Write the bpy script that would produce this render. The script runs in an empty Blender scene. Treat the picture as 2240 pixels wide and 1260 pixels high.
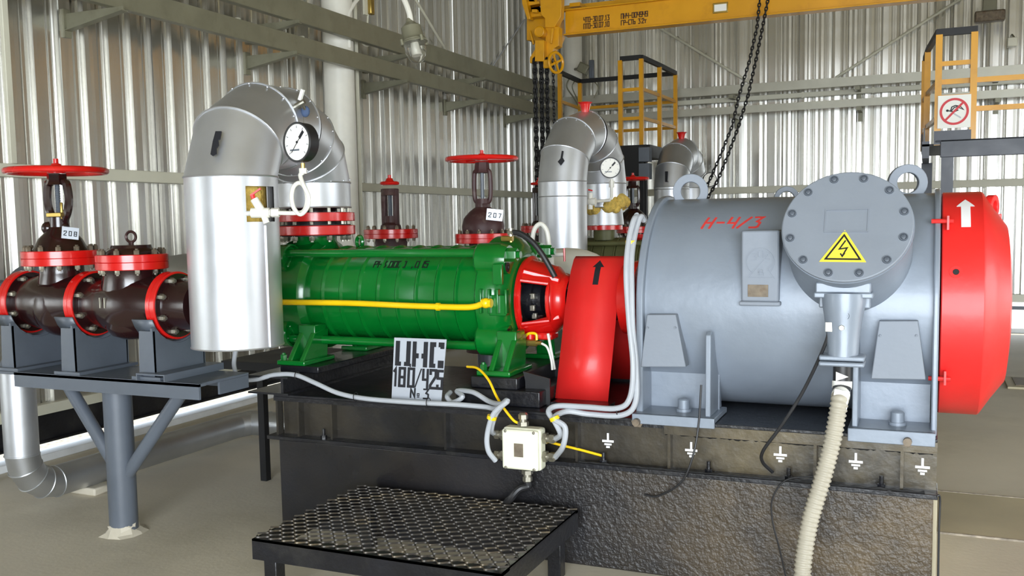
import bpy, bmesh, math, random
from mathutils import Vector, Matrix, Quaternion
random.seed(7)
PI = math.pi
scene = bpy.context.scene
V = Vector

# ------------------------------------------------------------------ camera
# world: X along the machines, Y away from the viewer, Z up (metres)
CR = V((0.91732346, 0.39777062, -0.01721029))      # camera right
CD = V((0.01865097, -0.08611078, -0.99611097))     # camera down
CF = V((-0.39770568, 0.91343498, -0.08641025))     # camera forward
EYE = V((0, 0, 1.55)); FPX = 2089.71
cam_d = bpy.data.cameras.new('camera'); cam = bpy.data.objects.new('camera', cam_d)
scene.collection.objects.link(cam); scene.camera = cam
cam.matrix_world = Matrix(((CR.x, -CD.x, -CF.x, EYE.x), (CR.y, -CD.y, -CF.y, EYE.y), (CR.z, -CD.z, -CF.z, EYE.z), (0, 0, 0, 1)))
cam_d.sensor_width = 36.0; cam_d.lens = FPX/2240*36; cam_d.shift_y = 35/2240
cam_d.clip_start = 0.05; cam_d.clip_end = 200

# ------------------------------------------------------------------ world, light, exposure
SKY = 3.0; DOOR = 700; SUN = 2.5; EXPO = 0.48
w = bpy.data.worlds.new('sky'); scene.world = w; w.use_nodes = True
bg = w.node_tree.nodes['Background']; bg.inputs[0].default_value = (0.80, 0.90, 1.0, 1); bg.inputs[1].default_value = SKY
sd = bpy.data.lights.new('sun', 'SUN'); sd.energy = SUN; sd.angle = math.radians(1.0); sd.color = (1, 0.95, 0.86)
so = bpy.data.objects.new('sun', sd); scene.collection.objects.link(so); so.rotation_euler = (math.radians(48), 0, math.radians(-160))
def area(name, loc, rot, sx, sy, e, col):
    l = bpy.data.lights.new(name, 'AREA'); l.shape = 'RECTANGLE'; l.size = sx; l.size_y = sy; l.energy = e; l.color = col
    o = bpy.data.objects.new(name, l); scene.collection.objects.link(o); o.location = loc; o.rotation_euler = rot
    return o
area('daylight_through_gate', (1.9, -4.35, 1.75), (PI/2, 0, 0), 7.0, 3.3, DOOR, (0.88, 0.94, 1.0))
area('daylight_side_gate', (7.3, 5.0, 1.7), (PI/2, 0, PI/2), 5.0, 3.2, DOOR*0.16, (1.0, 0.97, 0.9))
vs = scene.view_settings
vs.view_transform = 'Standard'; vs.look = 'None'; vs.gamma = 1.0; vs.use_curve_mapping = False; vs.exposure = EXPO

# ------------------------------------------------------------------ helpers
def lin(c):
    c = c/255.0
    return c/12.92 if c <= 0.04045 else ((c+0.055)/1.055)**2.4
def RGB(r, g, b): return (lin(r), lin(g), lin(b), 1)
def on(axis, px, py, val):
    """point of the place seen at a pixel of the 2240x1260 photograph, on the plane axis=val"""
    d = CR*(px-1120) + CD*(py-665) + CF*FPX
    i = 'XYZ'.index(axis); t = (val-EYE[i])/d[i]
    return EYE + d*t
def mat(name, col, rough=0.5, metal=0.0, var=0.12, vscale=6.0, bump=0.0, bscale=30.0, coat=0.0, rvar=0.1, dirt_or_sheen=None, dscale=3.0, damt=0.5, stretch=None):
    m = bpy.data.materials.new(name); m.use_nodes = True
    nt = m.node_tree; N = nt.nodes; L = nt.links; b = N['Principled BSDF']
    tc = N.new('ShaderNodeTexCoord'); mp = N.new('ShaderNodeMapping'); L.new(tc.outputs['Object'], mp.inputs[0])
    if stretch: mp.inputs['Scale'].default_value = stretch
    n = N.new('ShaderNodeTexNoise'); n.inputs['Scale'].default_value = vscale; n.inputs['Detail'].default_value = 6
    L.new(mp.outputs[0], n.inputs['Vector'])
    r = N.new('ShaderNodeValToRGB'); r.color_ramp.elements[0].position = 0.3; r.color_ramp.elements[1].position = 0.7
    r.color_ramp.elements[0].color = tuple(max(0, c*(1-var)) for c in col[:3])+(1,)
    r.color_ramp.elements[1].color = tuple(min(1, c*(1+var)) for c in col[:3])+(1,)
    L.new(n.outputs['Fac'], r.inputs[0]); out = r.outputs[0]
    if dirt_or_sheen:
        n2 = N.new('ShaderNodeTexNoise'); n2.inputs['Scale'].default_value = dscale; n2.inputs['Detail'].default_value = 9; n2.inputs['Roughness'].default_value = 0.65
        L.new(mp.outputs[0], n2.inputs['Vector'])
        r2 = N.new('ShaderNodeValToRGB'); r2.color_ramp.elements[0].position = 0.52; r2.color_ramp.elements[1].position = 0.72
        r2.color_ramp.elements[1].color = (damt, damt, damt, 1)
        L.new(n2.outputs['Fac'], r2.inputs[0])
        mx = N.new('ShaderNodeMixRGB'); mx.inputs[2].default_value = dirt_or_sheen
        L.new(r2.outputs[0], mx.inputs[0]); L.new(out, mx.inputs[1]); out = mx.outputs[0]
    L.new(out, b.inputs['Base Color'])
    b.inputs['Metallic'].default_value = metal
    mr = N.new('ShaderNodeMapRange'); mr.inputs['To Min'].default_value = max(0.02, rough-rvar); mr.inputs['To Max'].default_value = min(1, rough+rvar)
    L.new(n.outputs['Fac'], mr.inputs[0]); L.new(mr.outputs[0], b.inputs['Roughness'])
    if coat: b.inputs['Coat Weight'].default_value = coat; b.inputs['Coat Roughness'].default_value = 0.12
    if bump:
        nb = N.new('ShaderNodeTexNoise'); nb.inputs['Scale'].default_value = bscale; nb.inputs['Detail'].default_value = 5
        L.new(mp.outputs[0], nb.inputs['Vector'])
        bp = N.new('ShaderNodeBump'); bp.inputs['Strength'].default_value = bump; bp.inputs['Distance'].default_value = 0.01
        L.new(nb.outputs['Fac'], bp.inputs['Height']); L.new(bp.outputs[0], b.inputs['Normal'])
    return m
M = {}
M['sheet'] = mat('galvanised_sheet', (0.75, 0.74, 0.70, 1), 0.25, 0.92, 0.10, 2.0, 0, 3, rvar=0.05, stretch=(1, 1, 0.03))
M['clad'] = mat('zinc_cladding', (0.66, 0.68, 0.72, 1), 0.42, 0.85, 0.06, 5, 0.10, 8, rvar=0.06)
M['clad_dull'] = mat('dull_zinc_cladding', (0.50, 0.51, 0.52, 1), 0.42, 0.85, 0.08, 5, 0.10, 8, rvar=0.06)
M['floor'] = mat('concrete_floor', RGB(206, 198, 180), 0.6, 0, 0.08, 1.6, 0.12, 40, dirt_or_sheen=RGB(170, 162, 140), dscale=1.1, damt=0.5)
M['darksteel'] = mat('dark_steel_paint', RGB(56, 60, 70), 0.4, 0, 0.12, 5, 0.1, 20)
M['screed'] = mat('screed_floor', RGB(184, 174, 146), 0.6, 0, 0.12, 2.5, 0.1, 40)
M['kerbwhite'] = mat('whitewash', RGB(225, 228, 230), 0.7, 0, 0.08, 8)
M['rubble'] = mat('gravel', RGB(160, 150, 135), 0.9, 0, 0.4, 25, 0.6, 40)
M['ground'] = mat('outdoor_concrete', RGB(190, 184, 170), 0.85, 0, 0.1, 2)
M['ceiling'] = mat('ceiling_panel', RGB(112, 99, 54), 0.7, 0, 0.1, 2)
M['greywall'] = mat('grey_wall_sheet', RGB(172, 172, 162), 0.6, 0.1, 0.1, 2)
M['cream'] = mat('cream_paint', RGB(210, 208, 190), 0.42, 0, 0.05, 4)
M['tray'] = mat('tray_grey_paint', RGB(134, 132, 112), 0.42, 0.25, 0.10, 5, dirt_or_sheen=RGB(104, 98, 78), dscale=6, damt=0.4)
M['traylight'] = mat('tray_zinc', RGB(180, 178, 164), 0.4, 0.4, 0.08, 5)
M['yellow'] = mat('crane_yellow', RGB(214, 152, 2), 0.4, 0, 0.08, 3, coat=0.2, dirt_or_sheen=RGB(165, 108, 4), dscale=4, damt=0.4)
M['yellowtube'] = mat('tube_yellow', RGB(250, 205, 12), 0.35, 0, 0.04, 8, coat=0.3)
M['darkpaint'] = mat('dark_lettering', RGB(70, 38, 12), 0.6, 0, 0.05)
M['black'] = mat('black_paint', RGB(19, 20, 26), 0.34, 0, 0.3, 6, 0.35, 40, coat=0.3, dirt_or_sheen=RGB(64, 62, 58), dscale=5, damt=0.4)
M['blackmatte'] = mat('black_matte', RGB(20, 20, 22), 0.55, 0, 0.2, 6)
M['plinth'] = mat('black_bitumen_render', RGB(26, 27, 32), 0.30, 0, 0.35, 3, 0.9, 58, coat=0.4, rvar=0.14, dirt_or_sheen=RGB(104, 88, 64), dscale=2.0, damt=0.9)
def sheen_xmask(m, f0, f1, t0, t1):
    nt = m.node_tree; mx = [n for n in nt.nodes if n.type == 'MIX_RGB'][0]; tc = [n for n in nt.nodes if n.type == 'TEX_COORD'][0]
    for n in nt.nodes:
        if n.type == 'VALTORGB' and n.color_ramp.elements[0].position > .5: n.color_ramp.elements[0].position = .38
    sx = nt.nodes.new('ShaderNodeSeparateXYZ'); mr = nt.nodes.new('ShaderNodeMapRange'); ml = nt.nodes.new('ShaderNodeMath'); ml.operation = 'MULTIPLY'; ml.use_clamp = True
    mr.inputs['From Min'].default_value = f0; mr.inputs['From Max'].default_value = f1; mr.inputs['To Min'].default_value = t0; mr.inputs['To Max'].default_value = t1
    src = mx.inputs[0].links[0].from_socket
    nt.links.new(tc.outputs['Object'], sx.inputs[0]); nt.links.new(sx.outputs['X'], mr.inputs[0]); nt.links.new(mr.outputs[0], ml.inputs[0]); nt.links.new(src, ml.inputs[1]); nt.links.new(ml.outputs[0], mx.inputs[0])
sheen_xmask(M['plinth'], 0.1, 1.3, 0.12, 1.25)  # brown floor reflection painted into the plinth colour, stronger to the right
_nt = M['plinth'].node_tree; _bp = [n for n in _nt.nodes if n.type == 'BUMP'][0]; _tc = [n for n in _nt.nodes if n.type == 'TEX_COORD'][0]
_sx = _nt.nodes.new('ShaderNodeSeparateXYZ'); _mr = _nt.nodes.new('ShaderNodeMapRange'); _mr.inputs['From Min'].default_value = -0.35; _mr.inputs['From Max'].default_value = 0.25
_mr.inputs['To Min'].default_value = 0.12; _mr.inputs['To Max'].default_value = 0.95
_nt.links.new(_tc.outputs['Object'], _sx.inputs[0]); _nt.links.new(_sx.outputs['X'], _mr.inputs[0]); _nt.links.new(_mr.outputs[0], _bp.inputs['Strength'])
M['beamface'] = mat('black_beam_paint', RGB(20, 21, 25), 0.32, 0, 0.3, 4, 0.3, 18, coat=0.35, rvar=0.12, dirt_or_sheen=RGB(104, 92, 66), dscale=1.6, damt=0.9)
M['grate'] = mat('grate_steel', RGB(66, 61, 55), 0.42, 0.3, 0.3, 12, dirt_or_sheen=RGB(120, 104, 74), dscale=4, damt=0.8)
M['steelgrey'] = mat('blue_grey_paint', RGB(92, 99, 109), 0.42, 0, 0.08, 5, 0.12, 25, coat=0.15)
M['motor'] = mat('silver_grey_paint', RGB(134, 143, 155), 0.42, 0.15, 0.05, 5, 0.22, 14, coat=0.2, rvar=0.05)
M['motor2'] = mat('silver_grey_paint_cover', RGB(132, 139, 149), 0.6, 0.05, 0.04, 6, 0.15, 20)
sheen_xmask(M['beamface'], 0.25, 0.95, 0.3, 1.25)  # beam faces too: reflected brown sheen mixed into the paint colour at right
M['green'] = mat('green_enamel', RGB(4, 108, 36), 0.22, 0, 0.10, 4, 0.18, 14, coat=0.6)
M['red'] = mat('red_enamel', RGB(212, 24, 20), 0.26, 0, 0.06, 4, 0.15, 10, coat=0.5)
M['redsoft'] = mat('red_guard_paint', RGB(226, 40, 38), 0.40, 0, 0.06, 5, 0.12, 14, coat=0.12)
M['brown'] = mat('brown_enamel', RGB(38, 15, 16), 0.24, 0, 0.15, 5, 0.2, 14, coat=0.6)
M['brownold'] = mat('brown_chalky_paint', RGB(66, 36, 37), 0.5, 0, 0.12, 8, 0.1, 20, dirt_or_sheen=RGB(130, 116, 106), dscale=9, damt=0.45)
M['olive'] = mat('dusty_olive_green', RGB(96, 98, 62), 0.5, 0, 0.15, 6, 0.1, 20)
M['bolt'] = mat('zinc_bolt', RGB(168, 164, 150), 0.35, 0.85, 0.15, 20)
M['boltold'] = mat('dull_stud', RGB(112, 100, 84), 0.4, 0.6, 0.3, 20, dirt_or_sheen=RGB(52, 30, 28), dscale=30, damt=.8)
M['boltdark'] = mat('painted_bolt', RGB(64, 40, 38), 0.3, 0.3, 0.15, 20)
M['white'] = mat('white_paint', RGB(232, 230, 220), 0.4, 0, 0.04, 8)
M['cable'] = mat('grey_cable', RGB(178, 182, 188), 0.45, 0, 0.05, 8)
M['hose'] = mat('corrugated_conduit', RGB(172, 165, 148), 0.45, 0, 0.08, 8)
M['rubber'] = mat('black_rubber', RGB(34, 34, 36), 0.42, 0, 0.1, 8)
M['boxw'] = mat('box_cream_enamel', RGB(238, 238, 214), 0.38, 0, 0.03, 8, dirt_or_sheen=RGB(190, 180, 140), dscale=6, damt=0.25)
M['plate'] = mat('alu_plate', RGB(196, 202, 212), 0.4, 0.35, 0.06, 4)
M['ink'] = mat('black_ink', RGB(22, 23, 30), 0.6, 0, 0.1)
M['redink'] = mat('red_ink', RGB(214, 62, 58), 0.6, 0, 0.1)
M['whiteink'] = mat('white_ink', RGB(240, 240, 240), 0.6, 0, 0.03)
M['signred'] = mat('sign_red', RGB(205, 40, 50), 0.5, 0, 0.03)
M['signyellow'] = mat('sign_yellow', RGB(255, 226, 70), 0.5, 0, 0.03)
M['paper'] = mat('paper_white', RGB(238, 238, 232), 0.6, 0, 0.03)
M['dial'] = mat('gauge_dial', RGB(246, 244, 236), 0.45, 0, 0.02)
M['wool'] = mat('mineral_wool', RGB(214, 182, 92), 0.9, 0, 0.25, 30, 1.0, 60)
M['brass'] = mat('brass', RGB(176, 150, 80), 0.35, 0.8, 0.1)
M['rust'] = mat('rusty_plate', RGB(120, 108, 92), 0.6, 0.3, 0.3, 30, dirt_or_sheen=RGB(90, 62, 40), dscale=20, damt=0.7)
M['tape'] = mat('yellow_tape', RGB(250, 210, 20), 0.4, 0, 0.02)
M['glass'] = bpy.data.materials.new('lamp_glass'); M['glass'].use_nodes = True
_b = M['glass'].node_tree.nodes['Principled BSDF']; _b.inputs['Roughness'].default_value = 0.08; _b.inputs['Transmission Weight'].default_value = 0.95; _b.inputs['IOR'].default_value = 1.25; _b.inputs['Base Color'].default_value = (0.9, 0.9, 0.85, 1)

COL = scene.collection
def tag(o, label=None, cat=None, group=None, kind=None):
    if label: o['label'] = label
    if cat: o['category'] = cat
    if group: o['group'] = group
    if kind: o['kind'] = kind
    return o
def root(name, loc, label, cat, group=None, kind=None):
    o = bpy.data.objects.new(name, None); COL.objects.link(o); o.location = loc; o.empty_display_size = 0.1
    return tag(o, label, cat, group, kind)
def wl(o):
    p = V((0, 0, 0))
    while o is not None: p += V(o.location); o = o.parent
    return p
def perp(d):
    d = V(d).normalized(); a = V((0, 0, 1)) if abs(d.z) < 0.9 else V((1, 0, 0))
    x = a.cross(d).normalized(); return x, d.cross(x).normalized(), d
class MB:
    def __init__(s): s.bm = bmesh.new()
    def ring(s, c, x, y, r, n, ry=None):
        ry = r if ry is None else ry
        return [s.bm.verts.new(c + x*(r*math.cos(2*PI*k/n)) + y*(ry*math.sin(2*PI*k/n))) for k in range(n)]
    def face(s, vs):
        try: return s.bm.faces.new(vs)
        except ValueError: return None
    def bridge(s, a, b):
        n = len(a)
        for k in range(n): s.face((a[k], a[(k+1) % n], b[(k+1) % n], b[k]))
    def box(s, c, d, rot=None, taper=None):
        c = V(c); d = V(d)/2; R = rot or Matrix.Identity(3)
        tx = taper or (1, 1); vs = []
        for z in (-1, 1):
            fx, fy = (1, 1) if z < 0 else tx
            for x, y in ((-1, -1), (1, -1), (1, 1), (-1, 1)):
                vs.append(s.bm.verts.new(c + R @ V((x*d.x*fx, y*d.y*fy, z*d.z))))
        for f in ((3, 2, 1, 0), (4, 5, 6, 7), (0, 1, 5, 4), (1, 2, 6, 5), (2, 3, 7, 6), (3, 0, 4, 7)): s.face([vs[i] for i in f])
        return s
    def bb(s, x0, x1, y0, y1, z0, z1): return s.box(((x0+x1)/2, (y0+y1)/2, (z0+z1)/2), (abs(x1-x0), abs(y1-y0), abs(z1-z0)))
    def bar(s, p0, p1, w, h, up=(0, 0, 1)):
        p0 = V(p0); p1 = V(p1); d = (p1-p0); L = d.length; d.normalize()
        x = V(up).cross(d)
        if x.length < 1e-4: x = V((1, 0, 0))
        x.normalize(); y = d.cross(x)
        R = Matrix((x, y, d)).transposed()
        return s.box((p0+p1)/2, (w, h, L), R)
    def lathe(s, o, ax, prof, n=40, cap=True, skip=None):
        x, y, d = perp(ax); o = V(o); rings = []
        for t, r in prof: rings.append(s.ring(o+d*t, x, y, max(r, 1e-4), n))
        for i, (a, b) in enumerate(zip(rings, rings[1:])):
            for k in range(n):
                if skip and skip(i, k): continue
                s.face((a[k], a[(k+1) % n], b[(k+1) % n], b[k]))
        if cap:
            s.face(list(reversed(rings[0]))); s.face(rings[-1])
        return s
    def cyl(s, p0, p1, r, r1=None, n=24):
        p0 = V(p0); p1 = V(p1); L = (p1-p0).length
        return s.lathe(p0, p1-p0, [(0, r), (L, r if r1 is None else r1)], n)
    def tube(s, pts, r, n=10, closed=False, rf=None):
        pts = [V(p) for p in pts]; m = len(pts); prev = None; rings = []
        for i, p in enumerate(pts):
            a = pts[i-1] if (i > 0 or closed) else p; b = pts[(i+1) % m] if (i < m-1 or closed) else p
            t = (b-a).normalized()
            if prev is None: x, y, _ = perp(t)
            else:
                x = prev - t*prev.dot(t)
                if x.length < 1e-5: x, y, _ = perp(t)
                x.normalize(); y = t.cross(x)
            prev = x; rings.append(s.ring(p, x, y, rf(i) if rf else r, n))
        for a, b in zip(rings, rings[1:]): s.bridge(a, b)
        if closed: s.bridge(rings[-1], rings[0])
        else: s.face(list(reversed(rings[0]))); s.face(rings[-1])
        return s
    def torus(s, c, ax, R, r, n=36, m=10, sx=1.0):
        x, y, d = perp(ax)
        return s.tube([V(c)+x*(R*sx*math.cos(2*PI*k/n))+y*(R*math.sin(2*PI*k/n)) for k in range(n)], r, m, True)
    def sphere(s, c, r, n=16, sc=(1, 1, 1)):
        mt = Matrix.Translation(V(c)) @ Matrix.Diagonal((sc[0], sc[1], sc[2], 1))
        bmesh.ops.create_uvsphere(s.bm, u_segments=n, v_segments=max(6, n//2), radius=r, matrix=mt); return s
    def prism(s, poly, o, x, y, depth):
        o = V(o); x = V(x); y = V(y); z = x.cross(y).normalized()*depth
        a = [s.bm.verts.new(o+x*u+y*v) for u, v in poly]; b = [s.bm.verts.new(p.co+z) for p in a]
        s.face(list(reversed(a))); s.face(b); s.bridge(a, b); return s
    def build(s, name, m, parent=None, ang=35, bevel=0, label=None, two=None):
        bmesh.ops.remove_doubles(s.bm, verts=s.bm.verts, dist=1e-6)
        bmesh.ops.recalc_face_normals(s.bm, faces=s.bm.faces)
        me = bpy.data.meshes.new(name); base = None
        o = bpy.data.objects.new(name, me); COL.objects.link(o)
        if parent is not None:
            o.parent = parent; base = wl(parent)
        else:
            xs = [v.co for v in s.bm.verts]
            base = V(((min(v.x for v in xs)+max(v.x for v in xs))/2, (min(v.y for v in xs)+max(v.y for v in xs))/2, min(v.z for v in xs)))
            o.location = base
        bmesh.ops.translate(s.bm, verts=s.bm.verts, vec=-base)
        s.bm.to_mesh(me); s.bm.free()
        for p in me.polygons: p.use_smooth = True
        me.set_sharp_from_angle(angle=math.radians(ang))
        me.materials.append(M[m] if isinstance(m, str) else m)
        if two: me.materials.append(M[two])
        if bevel:
            bv = o.modifiers.new('bevel', 'BEVEL'); bv.width = bevel; bv.segments = 2; bv.limit_method = 'ANGLE'; bv.angle_limit = math.radians(40)
        if label: o['label'] = label
        return o
def spline(pts, k=8):
    pts = [V(p) for p in pts]; out = []
    P = [pts[0]*2-pts[1]] + pts + [pts[-1]*2-pts[-2]]
    for i in range(1, len(P)-2):
        a, b, c, d = P[i-1:i+3]
        for j in range(k):
            t = j/k
            out.append(0.5*((2*b)+(c-a)*t+(2*a-5*b+4*c-d)*t*t+(3*b-a-3*c+d)*t**3))
    out.append(pts[-1]); return out
_mesh = {}
def hexbolt(kind, m):
    key = (kind, m)
    if key not in _mesh:
        b = MB()
        if kind == 'nut': b.lathe((0, 0, 0), (0, 0, 1), [(0, 1.0), (1.3, 1.0), (1.5, 0.9)], 6); b.lathe((0, 0, 1.4), (0, 0, 1), [(0, 0.55), (0.6, 0.55)], 8)
        elif kind == 'cap': b.lathe((0, 0, 0), (0, 0, 1), [(0, 1.35), (0.5, 1.3), (0.5, 1.0), (0.05, .98), (0.05, 0.8), (0.4, .75), (0.5, 0.6)], 14)
        o = b.build('bolt', m); _mesh[key] = o.data; bpy.data.objects.remove(o)
        o = None
    return _mesh[key]
def bolt(parent, p, d, s, m='bolt', kind='nut', name='bolt'):
    me = hexbolt(kind, m)
    o = bpy.data.objects.new(name, me); COL.objects.link(o); o.parent = parent
    x, y, z = perp(d); o.rotation_mode = 'QUATERNION'
    # local offset kept in the parent's frame (parents are never rotated)
    base = wl(parent); mb = {'nut': 0, 'cap': 0}[kind]
    o.location = V(p)-base; o.rotation_quaternion = Matrix((x, y, z)).transposed().to_quaternion(); o.scale = (s, s, s)
    return o
def boltring(parent, c, ax, R, n, s, m='bolt', kind='nut', ph=0.0):
    x, y, d = perp(ax); c = V(c)
    for k in range(n):
        a = 2*PI*(k+ph)/n
        bolt(parent, c+x*(R*math.cos(a))+y*(R*math.sin(a)), ax, s, m, kind)
# ---- painted lettering: strokes on a 2 x 4 grid
G = {'1': [[(1.2, 0), (1.2, 4), (.6, 3.3)]], '0': [[(0, 0), (2, 0), (2, 4), (0, 4), (0, 0)]], '8': [[(0, 0), (2, 0), (2, 4), (0, 4), (0, 0)], [(0, 2), (2, 2)]],
     '4': [[(0, 4), (0, 1.8), (2, 1.8)], [(2, 4), (2, 0)]], '2': [[(0, 3.2), (0, 4), (2, 4), (2, 2.6), (0, .6), (0, 0), (2, 0)]],
     '5': [[(2, 4), (0, 4), (0, 2.3), (2, 2.3), (2, 0), (0, 0), (0, .6)]], '3': [[(0, 4), (2, 4), (1, 2.3), (2, 1.8), (2, .3), (1.5, 0), (0, 0)]],
     '7': [[(0, 4), (2, 4), (.8, 0)]], '9': [[(2, 1.8), (0, 1.8), (0, 4), (2, 4), (2, 0), (0, 0)]], '-': [[(.2, 2), (1.8, 2)]], '/': [[(0, 0), (2, 4)]], '.': [[(.9, 0), (1.2, 0)]], ',': [[(1.2, .3), (.8, -.5)]],
     ' ': [], 'H': [[(0, 0), (0, 4)], [(2, 0), (2, 4)], [(0, 2), (2, 2)]], 'Ч': [[(0, 4), (0, 2), (2, 2)], [(2, 4), (2, 0)]], 'Т': [[(0, 4), (2, 4)], [(1, 4), (1, 0)]],
     'О': [[(0, 0), (2, 0), (2, 4), (0, 4), (0, 0)]], 'П': [[(0, 0), (0, 4), (2, 4), (2, 0)]], 'И': [[(0, 4), (0, 0), (2, 4), (2, 0)]], 'Г': [[(0, 0), (0, 4), (1.8, 4)]],
     'Р': [[(0, 0), (0, 4), (2, 4), (2, 2), (0, 2)]], 'С': [[(2, 4), (0, 4), (0, 0), (2, 0)]], 'Ь': [[(0, 4), (0, 0), (2, 0), (2, 2), (0, 2)]], 'т': [[(0, 2.6), (2, 2.6)], [(1, 2.6), (1, 0)]],
     'N': [[(0, 0), (0, 4), (1.6, 0), (1.6, 4)]], 'o': [[(.3, 1.2), (1.5, 1.2), (1.5, 2.8), (.3, 2.8), (.3, 1.2)], [(.3, .3), (1.5, .3)]], 'Н': [[(0, 0), (0, 4)], [(2, 0), (2, 4)], [(0, 2), (2, 2)]],
     'Д': [[(0, 0), (.4, 4), (1.8, 4), (1.8, 0), (0, 0)]], 'В': [[(0, 0), (0, 4), (1.6, 3.6), (1.6, 2.4), (0, 2.1), (2, 1.6), (2, .4), (0, 0)]]}
_lift = [0]
def strokes(mb, lines, f, wdt, lift=0.0015):
    """flat mitred ribbons; f(u,v) -> (point, normal)"""
    for ln in lines:
        _lift[0] = (_lift[0]+1) % 5; lf = lift+_lift[0]*0.00012
        P = [V(p) for p in ln]; closed = (P[0]-P[-1]).length < 1e-6 and len(P) > 3
        Q = [P[0]]
        for a, b in zip(P, P[1:]):
            k = max(1, int((b-a).length/0.02))
            for i in range(1, k+1): Q.append(a.lerp(b, i/k))
        if closed: Q = Q[:-1]
        else:
            d0 = (Q[1]-Q[0]).normalized(); d1 = (Q[-1]-Q[-2]).normalized(); Q[0] = Q[0]-d0*wdt*.45; Q[-1] = Q[-1]+d1*wdt*.45
        n = len(Q); rows = []
        for i in range(n):
            a = Q[i-1] if (i > 0 or closed) else None; b = Q[(i+1) % n] if (i < n-1 or closed) else None
            t1 = (Q[i]-a).normalized() if a is not None else None; t2 = (b-Q[i]).normalized() if b is not None else None
            t = ((t1 or t2)+(t2 or t1)); t = t.normalized() if t.length > 1e-4 else (t1 or t2)
            nn = V((-t.y, t.x)); tt = t1 or t2; c = max(.45, abs(nn.dot(V((-tt.y, tt.x)))))
            row = []
            for sgn in (-1, 1):
                q = Q[i]+nn*(wdt/2/c*sgn); p, nm = f(q.x, q.y); row += [p+nm*lf, p-nm*lift*0.6]
            rows.append([mb.bm.verts.new(p) for p in row])
        pairs = list(zip(rows, rows[1:]))+([(rows[-1], rows[0])] if closed else [])
        for (p0, p1, p2, p3), (q0, q1, q2, q3) in pairs:
            mb.face((p0, p2, q2, q0)); mb.face((p1, q1, q3, p3)); mb.face((p0, q0, q1, p1)); mb.face((p2, p3, q3, q2))
        if not closed:
            r = rows[0]; mb.face((r[0], r[1], r[3], r[2])); r = rows[-1]; mb.face((r[0], r[2], r[3], r[1]))
def text(txt, f, h, cw, wdt, name, m, parent, gap=0.45, slant=0.0, lift=0.0015, gapcut=0):
    mb = MB(); u = 0.0
    for ch in txt:
        for st in G.get(ch, []):
            strokes(mb, [[(u + x/2*cw + slant*y/4*h, y/4*h) for x, y in st]], f, wdt, lift)
        u += cw*(1+gap) if ch != '.' else cw*0.7
    return mb.build(name, m, parent)
def planef(o, x, y):
    o = V(o); x = V(x).normalized(); y = V(y).normalized(); n = x.cross(y)
    return lambda u, v: (o+x*u+y*v, n)

# ================================================================== THE HALL
XL, YB = -5.5, 13.9
FRONT = -4.5; XR = 7.5; ZT = 6.2
fl = MB().bb(XL-0.02, XR, FRONT, YB, -0.15, 0).build('floor', 'floor'); tag(fl, kind='structure', label='grey brown concrete floor of the pump hall')
gr = MB().bb(-60, 60, -60, 60, -0.30, -0.17).build('ground', 'ground'); tag(gr, kind='structure', label='pale concrete ground outside the hall')
def corr(name, o, u, n, length, z0, z1, seed, tilt=0.0008):
    """corrugated steel wall cut into lapped sheets (children); u along, n into the room"""
    rnd = random.Random(seed); o = V(o); u = V(u); n = V(n); P = 0.2135
    back = MB(); back.bar(o - n*0.05 + V((0, 0, z0+0.04)), o - n*0.05 + u*length + V((0, 0, z0+0.04)), 0.03, 0.08, (0, 0, 1))
    wallo = back.build(name, 'blackmatte'); tag(wallo, kind='structure', label='corrugated galvanised steel wall')
    nper = int(length/P)+1; per = 4; i = 0
    while i < nper:
        b = MB(); prev = None; t0 = rnd.uniform(-1, 1)*0.004
        k2 = min(per, nper-i)
        pts = []
        for j in range(k2):
            s0 = (i+j)*P; a = rnd.gauss(0, 0.0014); c = rnd.gauss(0, 0.0022); g = lambda: rnd.gauss(0, tilt)
            pts += [(s0, 0.048+a+g()), (s0+0.032, 0.048+g()), (s0+0.065, 0.048+g()), (s0+0.098, 0.048-a+g()), (s0+0.108, 0.006), (s0+0.111, 0.0+c), (s0+0.137, 0.002-c), (s0+0.141, 0.020), (s0+0.160, 0.020), (s0+0.164, 0.002+g()*.6), (s0+0.179, 0.002+g()), (s0+0.194, 0.0+c*0.6+g()*.6), (s0+0.203, 0.006)]
        pts += [((i+k2)*P, 0.0405), ((i+k2)*P+0.03, 0.0408)]
        for s, h in pts:
            pa = o+u*s+n*(h+t0-0.02)
            row = [b.bm.verts.new(pa+V((0, 0, z))) for z in (z0, z1)]
            if prev: b.face((prev[0], row[0], row[1], prev[1]))
            prev = row
        sh = b.build('metal_sheet', 'sheet', wallo, ang=8)
        for p_ in sh.data.polygons: p_.use_smooth = False
        so_ = sh.modifiers.new('thick', 'SOLIDIFY'); so_.thickness = 0.0012
        i += k2
    return wallo
wl_left = corr('wall_left', (XL, FRONT, 0), (0, 1, 0), (1, 0, 0), YB-FRONT, 0.34, ZT, 1)
wl_back = corr('wall_back', (XL, YB, 0), (1, 0, 0), (0, -1, 0), XR-XL, 0.42, ZT, 2, 0.0034)
wr = MB().bb(XR, XR+0.1, FRONT, 2.2, 0, ZT).bb(XR, XR+0.1, 7.8, YB, 0, ZT).bb(XR, XR+0.1, 2.2, 7.8, 3.4, ZT).build('wall_right', 'greywall'); tag(wr, kind='structure', label='plain right wall with a gate opening')
wf = MB().bb(XL, -1.7, FRONT-0.1, FRONT, 0, ZT).bb(5.5, XR, FRONT-0.1, FRONT, 0, ZT).bb(-1.7, 5.5, FRONT-0.1, FRONT, 3.5, ZT).build('wall_front', 'greywall'); tag(wf, kind='structure', label='front wall with the wide gate opening')
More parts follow.
